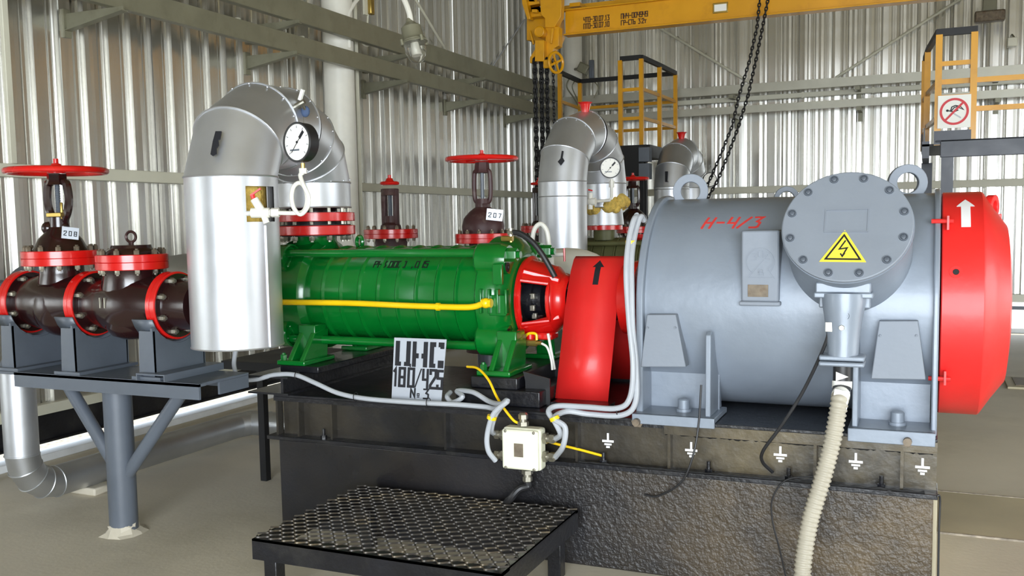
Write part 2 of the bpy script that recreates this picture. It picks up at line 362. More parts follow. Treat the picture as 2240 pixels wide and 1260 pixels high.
ce = MB().bb(XL-0.1, XR+0.1, FRONT, YB+0.1, ZT, ZT+0.1).build('ceiling', 'ceiling'); tag(ce, kind='structure', label='dull ochre hall ceiling')
def trim(i, m, label, *boxes):
    b = MB()
    for q in boxes: b.bb(*q)
    return tag(b.build('trim_%d' % i, m, bevel=0.004), label, kind='structure')
trim(1, 'cream', 'cream painted girt along the left wall', (XL+0.02, XL+0.08, FRONT, YB-0.02, 1.89, 1.975))
trim(2, 'cream', 'cream painted girt along the back wall', (XL+0.1, XR, YB-0.08, YB-0.02, 1.885, 1.98))
trim(3, 'black', 'black bottom channel under the left wall sheets', (XL-0.04, XL+0.04, FRONT, YB-0.08, 0.115, 0.30), (XL+0.04, XL+0.08, FRONT, YB-0.08, 0.115, 0.13))
trim(4, 'cream', 'pale angle trim above the black channel, left wall', (XL+0.0, XL+0.07, FRONT, YB-0.1, 0.305, 0.375))
trim(5, 'cream', 'pale sill trim along the foot of the back wall', (XL+0.1, XR, YB-0.10, YB+0.02, 0.40, 0.50))
trim(6, 'steelgrey', 'grey bottom rail under the back wall trim', (XL+0.1, XR, YB-0.08, YB+0.02, 0.30, 0.345))
kb = MB().bb(XL-0.05, XL+0.12, FRONT, YB, 0, 0.05).build('baseboard_left', 'kerbwhite', bevel=0.006); tag(kb, kind='structure', label='whitewashed kerb at the foot of the left wall')
rb = MB().bb(XL-0.9, XL-0.06, FRONT, YB, -0.17, 0.03).build('rubble_border', 'rubble'); tag(rb, kind='structure', label='stony rubble border just outside the left wall')
kb2 = MB().bb(XL+0.12, XR, YB-0.1, YB+0.05, 0, 0.06).build('baseboard_back', 'kerbwhite', bevel=0.006); tag(kb2, kind='structure', label='whitewashed kerb at the foot of the back wall')
sc_ = MB().bb(0.07, XR, 4.98, 5.74, 0, 0.006).build('screed_strip', 'screed', fl)
jt = MB()
for y in (4.98, 5.74): jt.bb(0.07, XR, y-0.006, y+0.006, 0, 0.009)
jt.build('floor_joint', 'rubble', fl)
# steel columns
def column(x, y, r, label):
    t = root('steel_column', (x, y, 0), label, 'column', 'white steel columns along the walls')
    MB().cyl((x, y, 0.02), (x, y, ZT), r, n=40).build('shaft', 'white', t); MB().bb(x-r-.06, x+r+.06, y-r-.06, y+r+.06, 0, 0.02).build('base_plate', 'steelgrey', t)
    return t
cl1 = column(-5.24, 7.95, 0.148, 'white round steel column rising behind the near insulated pipe bend')
column(-4.88, 13.62, 0.14, 'white round steel column in the far corner behind the crane chains')
MB().tube([(-5.18, 8.17, 0.4), (-5.18, 8.17, ZT)], 0.022, 8).build('conduit', 'cream', cl1)

# ------------------------------------------------------------------ cable trays
def tray(name, p0, p1, h, out, label, grp, m='tray'):
    t = root(name, p0, label, 'cable tray', grp)
    b = MB(); p0 = V(p0); p1 = V(p1); o = V(out)
    b.bar(p0, p1, 0.006, h) if abs((p1-p0).y) > 1 else b.bar(p0, p1, 0.006, h)
    b.build('side_rail', m, t, bevel=0)
    b = MB()
    b.bar(p0-o*0.03+V((0, 0, h/2)), p1-o*0.03+V((0, 0, h/2)), 0.06, 0.006); b.bar(p0-o*0.03-V((0, 0, h/2)), p1-o*0.03-V((0, 0, h/2)), 0.06, 0.006)
    b.build('flange_strip', m, t)
    return t
gt = 'grey steel cable tray channels on the walls'
XT = -5.0; YT = 13.45
tray('cable_tray', (XT, 2.5, 3.095), (XT, YT, 3.095), 0.145, (1, 0, 0), 'lower grey channel of the tray pair on the left wall', gt)
tray('cable_tray', (XT, 2.5, 3.385), (XT, YT, 3.385), 0.185, (1, 0, 0), 'upper grey channel of the tray pair on the left wall', gt)
tray('cable_tray', (XT, YT, 3.02), (XR-0.1, YT, 3.02), 0.092, (0, -1, 0), 'lower grey channel of the tray pair on the back wall', gt, 'traylight')
tray('cable_tray', (XT, YT, 3.30), (XR-0.1, YT, 3.30), 0.112, (0, -1, 0), 'upper grey channel of the tray pair on the back wall', gt, 'traylight')
def bracket(y, z, side, tip, label):
    if side == 'L':
        t = root('wall_bracket', (XL+0.05, y, z), label, 'bracket', 'tray brackets on the walls')
        MB().bb(XL+0.025, XL+0.05, y-0.03, y+0.03, z-0.16, z+0.03).build('wall_plate', 'tray', t)
        MB().prism([(0, 0), (tip, 0), (tip, -0.025), (0, -0.11)], (XL+0.05, y-0.003, z), (1, 0, 0), (0, 0, 1), 0.008).build('web', 'tray', t)
        MB().prism([(0, -.11), (tip, -.025), (tip, -.031), (0, -.116)], (XL+0.05, y+0.03, z), (1, 0, 0), (0, 0, 1), 0.06).build('foot_strip', 'tray', t)
    else:
        t = root('wall_bracket', (y, YB-0.05, z), label, 'bracket', 'tray brackets on the walls')
        MB().bb(y-0.03, y+0.03, YB-0.05, YB-0.025, z-0.16, z+0.03).build('wall_plate', 'tray', t)
        MB().bb(y-0.03, y+0.03, YT, YB-0.05, z-0.05, z).build('web', 'tray', t)
wds = ['beside the top left corner', 'left of the insulated pipe bend', 'right of the white column', 'beyond the lamp', 'near the crane chains']
for k, y in enumerate((4.95, 6.86, 8.74, 10.6, 12.4)):
    bracket(y, 3.02, 'L', 0.52, 'grey cantilever bracket under the lower left tray, ' + wds[k])
    bracket(y+0.05, 3.288, 'L', 0.52, 'grey cantilever bracket under the upper left tray, ' + wds[k])
wdb = ['left of the hanging chain', 'above the round motor terminal box', 'above the right platform rail', 'at the right picture edge', 'behind the yellow centre rail']
for k, x in enumerate((-2.52, -0.88, 0.75, 2.4, -4.1)):
    bracket(x, 3.235, 'B', 0, 'short grey bracket under the upper back tray, ' + wdb[k])
    if k < 4: bracket(x+0.02, 2.97, 'B', 0, 'short grey bracket under the lower back tray, ' + wdb[k])
# cream square conduits between the trays
def duct(p0, p1, label):
    t = root('cable_duct', p0, label, 'cable duct', 'cream cable ducts behind the trays')
    MB().bar(p0, p1, 0.07, 0.065).build('duct_body', 'cream', t, bevel=0.006)
    p0 = V(p0); p1 = V(p1); L = (p1-p0).length; d = (p1-p0)/L
    for k in range(1, int(L/0.9)): MB().box(p0+d*(k*0.9), (0.085, 0.03, 0.08) if abs(d.x) < .5 else (0.03, 0.085, 0.08)).build('clip', 'cream', t)
duct((XL+0.14, 3, 3.245), (XL+0.14, 13.7, 3.245), 'cream square cable duct along the left wall between the trays')
duct((XL+0.3, YB-0.12, 3.20), (XR-0.2, YB-0.12, 3.20), 'cream square cable duct along the back wall between the trays')
# thin brace rods
def rod(p0, p1, r, m, label, name='brace_rod', cat='brace'):
    b = MB().cyl(p0, p1, r, n=8); o = b.build(name, m); return tag(o, label, cat, 'thin diagonal brace rods')
rod(on('Y', 1425, 50, 13.80), on('Y', 1642, 182, 13.80), 0.018, 'cream', 'pale diagonal brace rod on back wall, falling right to the tray')
rod(on('Y', 1828, 170, 13.80), on('Y', 2110, -8, 13.80), 0.018, 'cream', 'pale diagonal brace rod on back wall, rising to the right')
rod(on('X', 905, -8, -5.4), on('X', 977, 113, -5.4), 0.016, 'cream', 'pale brace rod right of the hanging lamp on left wall')
rod(on('X', 1147, 43, -5.45), on('X', 1076, 147, -5.45), 0.009, 'cable', 'thin wire brace running up to the crane end carriage')

# ------------------------------------------------------------------ crane
YC = 10.0
t = root('overhead_crane', (-3.7, YC, 3.4), 'yellow overhead crane beam with dark stencilled lettering', 'crane')
MB().bb(-3.66, 7.3, YC-0.006, YC+0.006, 3.56, 3.81).build('beam_web', 'yellow', t)
MB().bb(-3.66, 7.3, YC-0.075, YC+0.075, 3.545, 3.56).build('bottom_flange', 'yellow', t, bevel=0.003)
MB().bb(-3.66, 7.3, YC-0.055, YC+0.055, 3.81, 3.825).build('top_flange', 'yellow', t, bevel=0.003)
MB().bb(-4.0, 7.3, YC+0.5, YC+0.56, 3.93, 3.99).build('upper_rail', 'yellow', t)
MB().bb(-4.0, -3.95, YC-0.1, YC+0.5, 3.93, 3.99).build('cross_bar', 'yellow', t); MB().bb(-3.62, -3.5, YC+0.02, YC+0.5, 3.86, 3.90).build('cross_bar', 'yellow', t)
ty = YC-0.079
def tline(s, px, py, h, cw, wd=0.009):
    p = on('Y', px, py, YC-0.007); text(s, planef(p, (1, 0, 0), (0, 0, 1)), h, cw, wd, 'painted_text', 'darkpaint', t)
tline('ЧТО-30.07.13', 1277, 49, 0.050, 0.0185); tline('ПТО-30.07.10', 1277, 63, 0.050, 0.0185)
tline('ПНЧ-004949', 1359, 41, 0.050, 0.0205); tline('ГР-СТЬ 3.2т', 1359, 55, 0.046, 0.0185)
p = on('Y', 1576, 17, YC-0.01)
MB().box(p, (0.155, 0.01, 0.105)).build('rating_plate', 'brass', t, bevel=0.02, label='pale framed rating plate'); MB().box(p-V((0, 0.006, 0)), (0.125, 0.006, 0.07)).build('plate_face', 'paper', t, bevel=0.015)
# end carriage with hoist, at the left end of the beam
t = root('crane_end_carriage', (-3.95, YC, 3.3), 'yellow crane end carriage with hand chain wheel at left end of beam', 'crane carriage')
def Yp(px, py, y=YC-0.2): return on('Y', px, py, y)
def pq(pts, y, depth, name, m='yellow', par=None, bevel=0.004):
    ps = [on('Y', a, b, y) for a, b in pts]; o = ps[0]
    return MB().prism([(p.x-o.x, p.z-o.z) for p in ps], o, (1, 0, 0), (0, 0, 1), -depth).build(name, m, par or t, bevel=bevel)
pq([(1145, -20), (1152, 5), (1160, 42), (1153, 42), (1142, 8), (1140, -20)], 9.72, 0.10, 'end_bracket')
pq([(1143, -14), (1143, 3), (1180, 3), (1180, 8), (1150, 13), (1150, 26), (1187, 26), (1187, 35), (1155, 38), (1150, 30)], 9.78, 0.12, 'buffer_frame')
pq([(1163, 20), (1174, 20), (1174, 27), (1163, 27)], 9.7, 0.06, 'buffer_nut')
pq([(1180, -20), (1228, -20), (1227, 36), (1212, 60), (1192, 60), (1192, 40), (1183, 32)], 9.74, 0.10, 'cheek_plate')
pq([(1152, 38), (1220, 36), (1222, 78), (1216, 92), (1152, 88)], 9.92, 0.20, 'end_beam')
c = Yp(1179, 69, 9.66); MB().lathe(c+V((0, 0.1, 0)), (0, -1, 0), [(0, .058), (.1, .058), (.105, .05), (.098, .045), (.098, .001)], 28).build('hoist_drum_cap', 'yellow', t)
pq([(1170, 88), (1190, 88), (1190, 134), (1170, 134)], 9.68, 0.18, 'hoist_housing')
pq([(1171, 106), (1159, 126), (1159, 138), (1173, 136)], 9.74, 0.10, 'chain_guide')
pq([(1193, 60), (1222, 58), (1222, 100), (1212, 105), (1199, 134), (1193, 134)], 9.76, 0.12, 'side_plate')
pq([(1160, 66), (1168, 95), (1165, 98), (1158, 70)], 9.7, 0.03, 'strut'); pq([(1206, 61), (1211, 61), (1206, 95), (1203, 95)], 9.7, 0.03, 'strut')
c = Yp(1216, 137, 9.66); ax = V((0.92, -0.4, 0)).normalized()
wl_ = MB(); wl_.torus(c, ax, 0.105, 0.016, 28, 8)
px_, py_, _ = perp(ax)
for k in range(2):
    a = k*PI/2+.4; d = px_*math.cos(a)+py_*math.sin(a); wl_.bar(c-d*0.10, c+d*0.10, 0.022, 0.012, ax)
wl_.cyl(c-ax*0.10, c+ax*0.02, 0.018, n=10); wl_.build('chain_wheel', 'yellow', t)
MB().box(c-ax*0.12, (0.09, 0.06, 0.09)).build('wheel_bearing', 'yellow', t, bevel=0.01)
def chain(name, paths, r, pitch, label, group=None, m='blackmatte'):
    b = MB()
    for pts in paths:
        pts = [V(p) for p in pts]; seg = [(q-p).length for p, q in zip(pts, pts[1:])]; tot = sum(seg); n = int(tot/pitch)
        for k in range(n):
            s = k*pitch; i = 0
            while i < len(seg)-1 and s > seg[i]: s -= seg[i]; i += 1
            d = (pts[i+1]-pts[i]).normalized(); c = pts[i]+d*s; x, y, _ = perp(d); side = x if k % 2 else y
            L = pitch*0.72; W = pitch*0.34
            b.tube([c+d*(L*math.cos(2*PI*j/8))+side*(W*math.sin(2*PI*j/8)) for j in range(8)], r, 4, True)
    return tag(b.build(name, m, ang=60), label, 'chain', group)
hx = [(-0.07, -0.06), (0.0, -0.10), (0.045, -0.03)]
for k, (px, rr, zb, lb) in enumerate(((1170, .014, 0.9, 'leftmost of the thick load chains under the crane carriage'), (1184, .014, 0.9, 'second thick load chain under the crane carriage'), (1196, .012, 0.9, 'third load chain under the crane carriage, mid dark'), (1210, .007, 1.0, 'thin hand chain under the yellow chain wheel'))):
    p = on('Y', px, 134, 9.72 if k < 3 else 9.66)
    chain('hoist_chain', [[p, (p.x+0.01, p.y, zb)]], rr, 0.052 if k < 3 else 0.035, 'dark steel ' + lb, 'chains hanging from the crane carriage')
ch = [(1678, -12), (1664, 60), (1650, 130), (1632, 210), (1612, 275), (1590, 335), (1566, 395), (1540, 440)]
ch2 = [(1669, -12), (1662, 60), (1645, 135), (1622, 212), (1608, 275), (1584, 335), (1558, 395), (1536, 440)]
_pa = [on('Y', a+4, b, 9.86-(b/440)*0.6) for a, b in ch]; _pb = [on('Y', a-6, b, 9.86-(b/440)*0.6) for a, b in ch2]
_bt = (_pa[-1]+_pb[-1])/2+V((-.05, 0, -.14))
chain('hand_chain', [_pa+[_bt]+list(reversed(_pb))], 0.0065, 0.038, 'double hand chain swinging diagonally from the yellow crane beam')
# ------------------------------------------------------------------ yellow service platforms
def post(par, x, y, z0, z1, s=0.05, m='yellow'):
    MB().bb(x-s/2, x+s/2, y-s/2, y+s/2, z0, z1).build('post', m, par)
def rail(par, p, q, m='yellow', s=0.04, name='rail'):
    MB().bar(p, q, s*0.8, s).build(name, m, par)
t = root('service_platform', (-3.5, 12.2, 0), 'yellow railed service platform with black handrail in the far left corner', 'platform')
ps = [(-3.50, 11.50), (-3.235, 11.50), (-3.20, 12.23), (-3.18, 13.0), (-4.57, 13.05), (-4.53, 12.13)]
for x, y in ps: post(t, x, y, 2.42, 3.49)
for a, b in ((0, 1), (1, 2), (2, 3), (3, 4), (4, 5)):
    A, B = ps[a], ps[b]
    rail(t, (A[0], A[1], 3.51), (B[0], B[1], 3.51), 'blackmatte', 0.055, 'handrail')
    rail(t, (A[0], A[1], 3.13), (B[0], B[1], 3.13)); rail(t, (A[0], A[1], 2.78), (B[0], B[1], 2.78))
MB().bb(-4.62, -3.15, 11.45, 13.1, 2.36, 2.42).build('deck', 'blackmatte', t)
MB().bb(-4.62, -3.15, 11.42, 11.45, 2.30, 2.45).bb(-3.15, -3.12, 11.45, 13.1, 2.30, 2.45).build('toe_board', 'blackmatte', t)
for x, y in ((-4.55, 11.52), (-3.22, 11.52), (-4.55, 13.0), (-3.22, 13.0)): MB().bb(x-.04, x+.04, y-.04, y+.04, 0, 2.36).build('leg', 'blackmatte', t)
t = root('control_cabinet', on('Y', 1383, 600, 11.2).to_3d(), 'black open box cabinet beside the third pipe bend', 'cabinet')
t.location.z = 0
a = on('Y', 1360, 323, 11.2); b_ = on('Y', 1406, 385, 11.2); e = on('Y', 1432, 392, 11.2)
MB().bb(a.x, b_.x, 11.05, 11.25, b_.z, a.z).build('cabinet_body', 'blackmatte', t, bevel=0.004)
e = on('Y', 1424, 392, 11.1)
MB().bb(b_.x, e.x, 11.02, 11.15, b_.z+.16, a.z-.02).build('side_box', 'steelgrey', t, bevel=0.004); MB().bb(b_.x, e.x, 11.02, 11.15, e.z, b_.z+.14).build('side_box', 'steelgrey', t, bevel=0.004)
MB().bb(a.x+.1, a.x+.14, 11.2, 11.24, 0, b_.z).bb(b_.x-.06, b_.x-.02, 11.3, 11.34, 0, b_.z).build('leg', 'blackmatte', t)
# right platform
t = root('service_platform', (0.4, 9.9, 0), 'yellow railed service platform on black steel frame at the right edge', 'platform')
q = [(0.063, 9.46), (0.346, 9.46), (-0.03, 10.39), (-0.06, 10.96)]
for i, (x, y) in enumerate(q): post(t, x, y, 2.16 if i < 2 else 2.2, 3.13, 0.055)
rail(t, (0.04, 9.46, 3.15), (0.37, 9.46, 3.15), 'blackmatte', 0.06, 'handrail'); rail(t, (0.055, 9.44, 3.15), (-0.03, 10.39, 3.15), 'blackmatte', 0.05, 'handrail'); rail(t, (-0.03, 10.39, 3.15), (-0.06, 10.99, 3.15), 'blackmatte', 0.05, 'handrail')
rail(t, (0.063, 9.46, 2.875), (0.346, 9.46, 2.875)); rail(t, (0.063, 9.46, 2.575), (0.346, 9.46, 2.575), s=.05)
for z in (2.72, 2.47): rail(t, (0.063 if z > 2.6 else .346, 9.50, z), (2.6, 9.50, z+0.0), s=.045)
for z in (2.72, 2.40): rail(t, (0.063, 9.46, z), (-0.03, 10.39, z)); rail(t, (-0.03, 10.39, z), (-0.06, 10.96, z))
post(t, 2.6, 9.5, 2.2, 3.1)
MB().bb(0.035, 0.335, 9.42, 9.43, 2.165, 2.285).build('kick_plate', 'darksteel', t)
MB().bb(0.09, 2.7, 9.40, 9.46, 2.05, 2.20).bb(0.05, 2.7, 9.40, 9.55, 2.185, 2.20).build('front_channel', 'darksteel', t, bevel=0.004)
MB().bb(-0.06, 0.0, 9.46, 11.0, 2.05, 2.2).build('side_channel', 'darksteel', t)
MB().bb(-0.06, 2.7, 9.46, 11.0, 2.155, 2.175).build('deck', 'blackmatte', t)
MB().bb(-0.075, -0.06, 10.3, 11.0, 2.17, 2.33).bb(-0.05, -0.04, 9.6, 10.3, 2.17, 2.33).build('kick_plate', 'darksteel', t)
for x, y in ((0.15, 9.46), (-0.02, 10.6), (2.6, 9.5), (2.6, 10.9)): MB().bb(x-.05, x+.05, y-.05, y+.05, 0, 2.06).build('leg', 'darksteel', t)
# prohibition sign
t = root('prohibition_sign', (0.196, 9.415, 2.3), 'white no open flame sign with a crossed red ring on the right platform', 'sign')
a = on('Y', 2052, 210, 9.415); b_ = on('Y', 2123, 278, 9.415); cx = (a.x+b_.x)/2; cz = (a.z+b_.z)/2
MB().bb(a.x, b_.x, 9.415, 9.42, b_.z, a.z).build('sign_plate', 'paper', t)
f = planef((cx, 9.414, cz), (1, 0, 0), (0, 0, 1))
b = MB(); R_ = 0.108; strokes(b, [[(R_*math.cos(k*PI/20), R_*math.sin(k*PI/20)) for k in range(41)]], f, 0.02); strokes(b, [[(-.072, -.076), (.072, .076)]], f, 0.018, 0.0025); b.build('red_ring', 'signred', t)
b = MB(); strokes(b, [[(-.055, .008), (-.03, .006), (-.02, .04), (.01, .052), (.05, .04), (.075, .012), (.04, .03)], [(-.02, .01), (0, .035), (.02, .04)], [(-.03, .004), (.0, -.004), (.03, .01)]], f, 0.009, 0.001); b.lathe((cx-.055, 9.414, cz+.01), (0, -1, 0), [(0, .011), (.0015, .011)], 12); b.build('match_pictogram', 'ink', t)
b = MB(); strokes(b, [[(.0, -.02), (.05, -.055)]], f, 0.012, 0.0008); b.build('match_stick', 'cable', t)
# far wall lamps
t = root('wall_floodlight', on('Y', 2165, 36, 13.4), 'brown floodlight housing high on the back wall at top right', 'lamp')
MB().box(on('Y', 2165, 36, 13.4), (0.34, 0.16, 0.13)).build('housing', 'rust', t, bevel=0.02); MB().box(on('Y', 2165, 10, 13.5), (0.16, 0.1, 0.2)).build('mount', 'tray', t, bevel=.01)
t = root('wall_lamp', on('Y', 2214, 93, 13.6), 'small cream box lamp on the back wall above right platform', 'lamp')
MB().box(on('Y', 2214, 93, 13.6), (0.11, 0.14, 0.11)).build('lamp_body', 'cream', t, bevel=0.01); MB().cyl(on('Y', 2222, 86, 13.6), on('Y', 2214, 76, 13.84), 0.012, n=8).build('arm', 'tray', t)
c = on('Y', 1277, 150, 13.2)
t = root('floodlight', c, 'grey floodlight with loose cables by the far corner column', 'lamp')
MB().box(c, (0.16, 0.12, 0.14), Quaternion((0, 1, 0), 0.5).to_matrix()).build('housing', 'tray', t, bevel=0.015); MB().cyl(c, (-4.80, 13.5, c.z+.05), .02, n=8).build('mount_arm', 'tray', t); MB().box(c+V((0.12, 0, -.02)), (0.07, 0.06, 0.26)).build('ballast', 'steelgrey', t, bevel=.01)
MB().tube(spline([on('Y', x, y, 13.2) for x, y in ((1246, 170), (1240, 190), (1256, 215), (1270, 240))]), 0.011, 6).tube(spline([on('Y', x, y, 13.2) for x, y in ((1262, 170), (1252, 190), (1262, 215), (1272, 235))]), 0.009, 6).tube(spline([on('Y', x, y, 13.2) for x, y in ((1290, 170), (1308, 190), (1300, 215))]), 0.009, 6).build('cable_loop', 'tray', t)
# floor hatch on the right
p = on('Z', 2232, 842, 0)
p = on('X', 6, -5, XL+.10); q = on('X', 28, 350, XL+.10)
o = MB().bar((XL+.10, q.y, 1.975), (XL+.10, q.y, 4.6), .03, .045, (0, 1, 0)).build('vertical_conduit', 'cream', bevel=.004); tag(o, 'cream vertical conduit strip on left wall at the left edge', 'conduit')
p = on('Z', 2232, 842, 0)
t = root('floor_hatch', (p.x+.1, p.y, 0), 'small dark open floor hatch with pale rim at right edge', 'hatch')
MB().bb(p.x-.12, p.x+.5, p.y-.25, p.y+.35, 0, 0.02).build('hatch_frame', 'screed', t, bevel=.004); MB().bb(p.x-.05, p.x+.45, p.y-.17, p.y+.28, 0.02, 0.026).build('hatch_cover', 'rust', t)
# ------------------------------------------------------------------ hanging lamp and cables on the left
Y0 = 6.0
def L6(x, y): return on('Y', x, y, Y0)
c0 = L6(897, 50); c1 = L6(917, 145)
t = root('hanging_lamp', L6(897, 50), 'explosion proof hanging lamp with clear glass dome by the left trays', 'lamp')
d = (c1-c0).normalized(); Ln = (c1-c0).length
MB().lathe(c0, d, [(0, .035), (.01, .045), (.03, .07), (.10, .074), (.115, .08), (.125, .088), (.145, .088)], 24).build('lamp_housing', 'tray', t)
MB().lathe(c0+d*.145, d, [(0, .075), (.06, .074), (.10, .062), (.13, .042), (.145, .012), (.146, .001)], 24, cap=False).build('glass_dome', 'glass', t)
b = MB(); b.torus(c0+d*.14, d, .092, .007, 24, 6)
x_, y_, _ = perp(d)
for k in range(4): a = k*PI/2+.5; b.cyl(c0+d*.12+(x_*math.cos(a)+y_*math.sin(a))*.10, c0+d*.16+(x_*math.cos(a)+y_*math.sin(a))*.10, .012, n=8)
b.build('clamp_ring', 'tray', t); MB().cyl(c0+d*.145, c0+d*.23, .022, .03, n=12).build('bulb', 'white', t)
MB().lathe(c0-d*.03, d, [(0, .022), (.03, .03)], 16).build('cable_gland', 'tray', t)
o = MB().tube(spline([L6(x, y) for x, y in ((878, -14), (888, 8), (895, 28), (899, 48))]), 0.02, 10).build('lamp_cable', 'white'); tag(o, 'thick white cable dropping into the hanging lamp', 'cable')
o = MB().tube(spline([on('X', x, y, -5.1) for x, y in ((790, -12), (775, 8), (764, 28), (762, 50), (764, 105))]), 0.02, 10).build('looped_cable', 'white'); tag(o, 'white cable curving down beside the white column', 'cable')
t = root('switch_bracket', on('X', 803, 15, -5.1), 'small slotted bracket with dark clamp at top, right of column', 'bracket')
MB().box(on('X', 799, 10, -5.1), (0.02, 0.06, 0.2)).build('strip', 'cream', t); MB().box(on('X', 811, 14, -5.08), (0.05, 0.07, 0.16)).build('clamp', 'brass', t, bevel=.01)
MB().tube(spline([on('X', x, y, -5.1) for x, y in ((805, 30), (802, 60), (790, 85), (800, 100), (818, 95))]), 0.009, 6).build('lead', 'cream', t)

# ================================================================== MACHINE SET (foreground)
AY, AZ = 4.5, 1.165
# ---- foundation plinth
t = root('foundation_plinth', (-1.5, 4.5, 0), 'black painted concrete plinth carrying pump and motor', 'plinth')
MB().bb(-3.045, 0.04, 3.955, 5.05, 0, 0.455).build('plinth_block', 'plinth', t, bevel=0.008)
b = MB(); b.bb(0.04, 0.055, 4.05, 5.0, 0.0, 0.44); b.build('end_screed', 'screed', t)
# ---- steel base frame
t = root('base_frame', (-1.5, 4.4, 0.45), 'black steel base frame under pump and motor with white earth symbols', 'base frame')
MB().bb(-3.10, 0.055, 3.93, 4.12, 0.455, 0.475).build('bottom_flange', 'black', t, bevel=.003)
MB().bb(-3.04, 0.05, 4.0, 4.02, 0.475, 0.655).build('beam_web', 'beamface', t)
MB().bb(-3.06, 0.05, 3.945, 5.06, 0.675, 0.69).build('top_plate', 'black', t, bevel=.003)
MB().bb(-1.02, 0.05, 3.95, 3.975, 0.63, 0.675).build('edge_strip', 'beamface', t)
MB().bb(-3.06, -1.02, 3.945, 3.965, 0.655, 0.676).build('edge_strip', 'black', t)
random.seed(5); MB().tube([(-1.02+.012*k, 3.972, .628+random.uniform(-.003, .003)) for k in range(89)], .006, 6, rf=lambda i: .004+.004*random.random()).build('weld_bead', 'blackmatte', t)
MB().tube([(-1.40+.016*k, 3.935, .479+random.uniform(-.002, .002)) for k in range(89)], .006, 6, rf=lambda i: .003+.005*random.random()).build('sealant_bead', 'blackmatte', t)
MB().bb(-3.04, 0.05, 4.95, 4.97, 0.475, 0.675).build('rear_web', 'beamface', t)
MB().bb(-3.10, 0.05, 4.85, 5.06, 0.455, 0.475).build('bottom_flange', 'black', t)
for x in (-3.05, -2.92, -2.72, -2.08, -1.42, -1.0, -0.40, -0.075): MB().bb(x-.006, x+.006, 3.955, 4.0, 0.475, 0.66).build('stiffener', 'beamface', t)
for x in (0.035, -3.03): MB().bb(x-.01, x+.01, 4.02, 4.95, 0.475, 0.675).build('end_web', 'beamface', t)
for i, (px, py) in enumerate(((1330, 965), (1512, 985), (1707, 995), (1872, 1010), (2018, 1022))):
    p = on('Y', px, py, 3.998); f = planef(p, (1, 0, 0), (0, 0, 1)); b = MB()
    strokes(b, [[(0, .0), (0, .032)]], f, 0.009); strokes(b, [[(-.022, 0), (.022, 0)]], f, 0.010); strokes(b, [[(-.013, -.014), (.013, -.014)]], f, 0.008); strokes(b, [[(-.004, -.026), (.004, -.026)]], f, 0.009)
    b.build('earth_symbol', 'whiteink', t)
for px, py in ((708, 940), (1320, 995), (1550, 1020), (1725, 1035), (1928, 1045)):
    p = on('Y', px, py, 3.96); p.z = 0.475
    MB().cyl(p, p+V((0, 0, .05)), .008, n=8).lathe(p, (0, 0, 1), [(0, .016), (.018, .016)], 6).build('anchor_bolt', 'black', t)
for px, py in ((1390, 925), (1985, 968)):
    p = on('Y', px, py, 3.9); MB().cyl(p, p+V((0, .09, 0)), .016, n=12).lathe(p+V((0, .03, 0)), (0, 1, 0), [(0, .028), (.03, .028)], 6).build('jack_bolt', 'rust', t)
# ---- pump pedestals
t = root('pump_pedestal', (-1.86, 4.4, 0.69), 'black steel pedestal block under the right foot of the pump', 'pedestal', 'black pedestals under the green pump')
MB().bb(-2.05, -1.62, 4.02, 4.98, 0.69, 0.765).build('lower_block', 'black', t, bevel=.005); MB().bb(-1.98, -1.74, 4.04, 4.96, 0.765, 0.82).build('shim_block', 'black', t, bevel=.005)
t = root('pump_pedestal', (-3.08, 4.4, 0.69), 'black steel channel pedestal under the left foot of the pump', 'pedestal', 'black pedestals under the green pump')
MB().bb(-3.20, -2.95, 3.92, 5.05, 0.775, 0.785).bb(-3.20, -2.95, 3.92, 5.05, 0.69, 0.70).bb(-3.0, -2.985, 3.93, 5.05, 0.70, 0.775).build('channel', 'black', t)
MB().bb(-3.1, -2.86, 4.06, 4.96, 0.785, 0.82).build('shim_block', 'black', t, bevel=.005)

# ---- pump
t = pump = root('multistage_pump', (-2.5, AY, 0.82), 'bright green multistage pump with nine ring stages', 'pump')
A = V((1, 0, 0))
for k in range(9):
    x0 = -3.05+k*0.1135
    b = MB().lathe((x0, AY, AZ), A, [(0, .254), (.088, .2545), (.094, .259), (.099, .266), (.105, .266), (.110, .259), (.1135, .254)], 64, cap=(k in (0, 8)))
    b.build('stage_ring', 'green', t, ang=30)
MB().lathe((-3.33, AY, AZ), A, [(0, .20), (.02, .27), (.05, .30), (.25, .305), (.27, .285), (.285, .278)], 64).build('discharge_cover', 'green', t)
MB().lathe((-2.04, AY, AZ), A, [(0, .270), (.01, .295), (.02, .310), (.10, .310), (.125, .295), (.155, .262), (.17, .23), (.175, .21)], 64).build('suction_cover', 'green', t)
b = MB()
for k in range(4): x = -1.985+.045*k; b.box((x, AY-.315, AZ-.0), (.012, .03, .12))
b.box((-1.90, AY-.300, AZ+.13), (.05, .02, .10)); b.box((-1.90, AY-.29, AZ-.02), (.09, .05, .10)); b.build('cover_rib', 'green', t, bevel=.004)
dy = .232
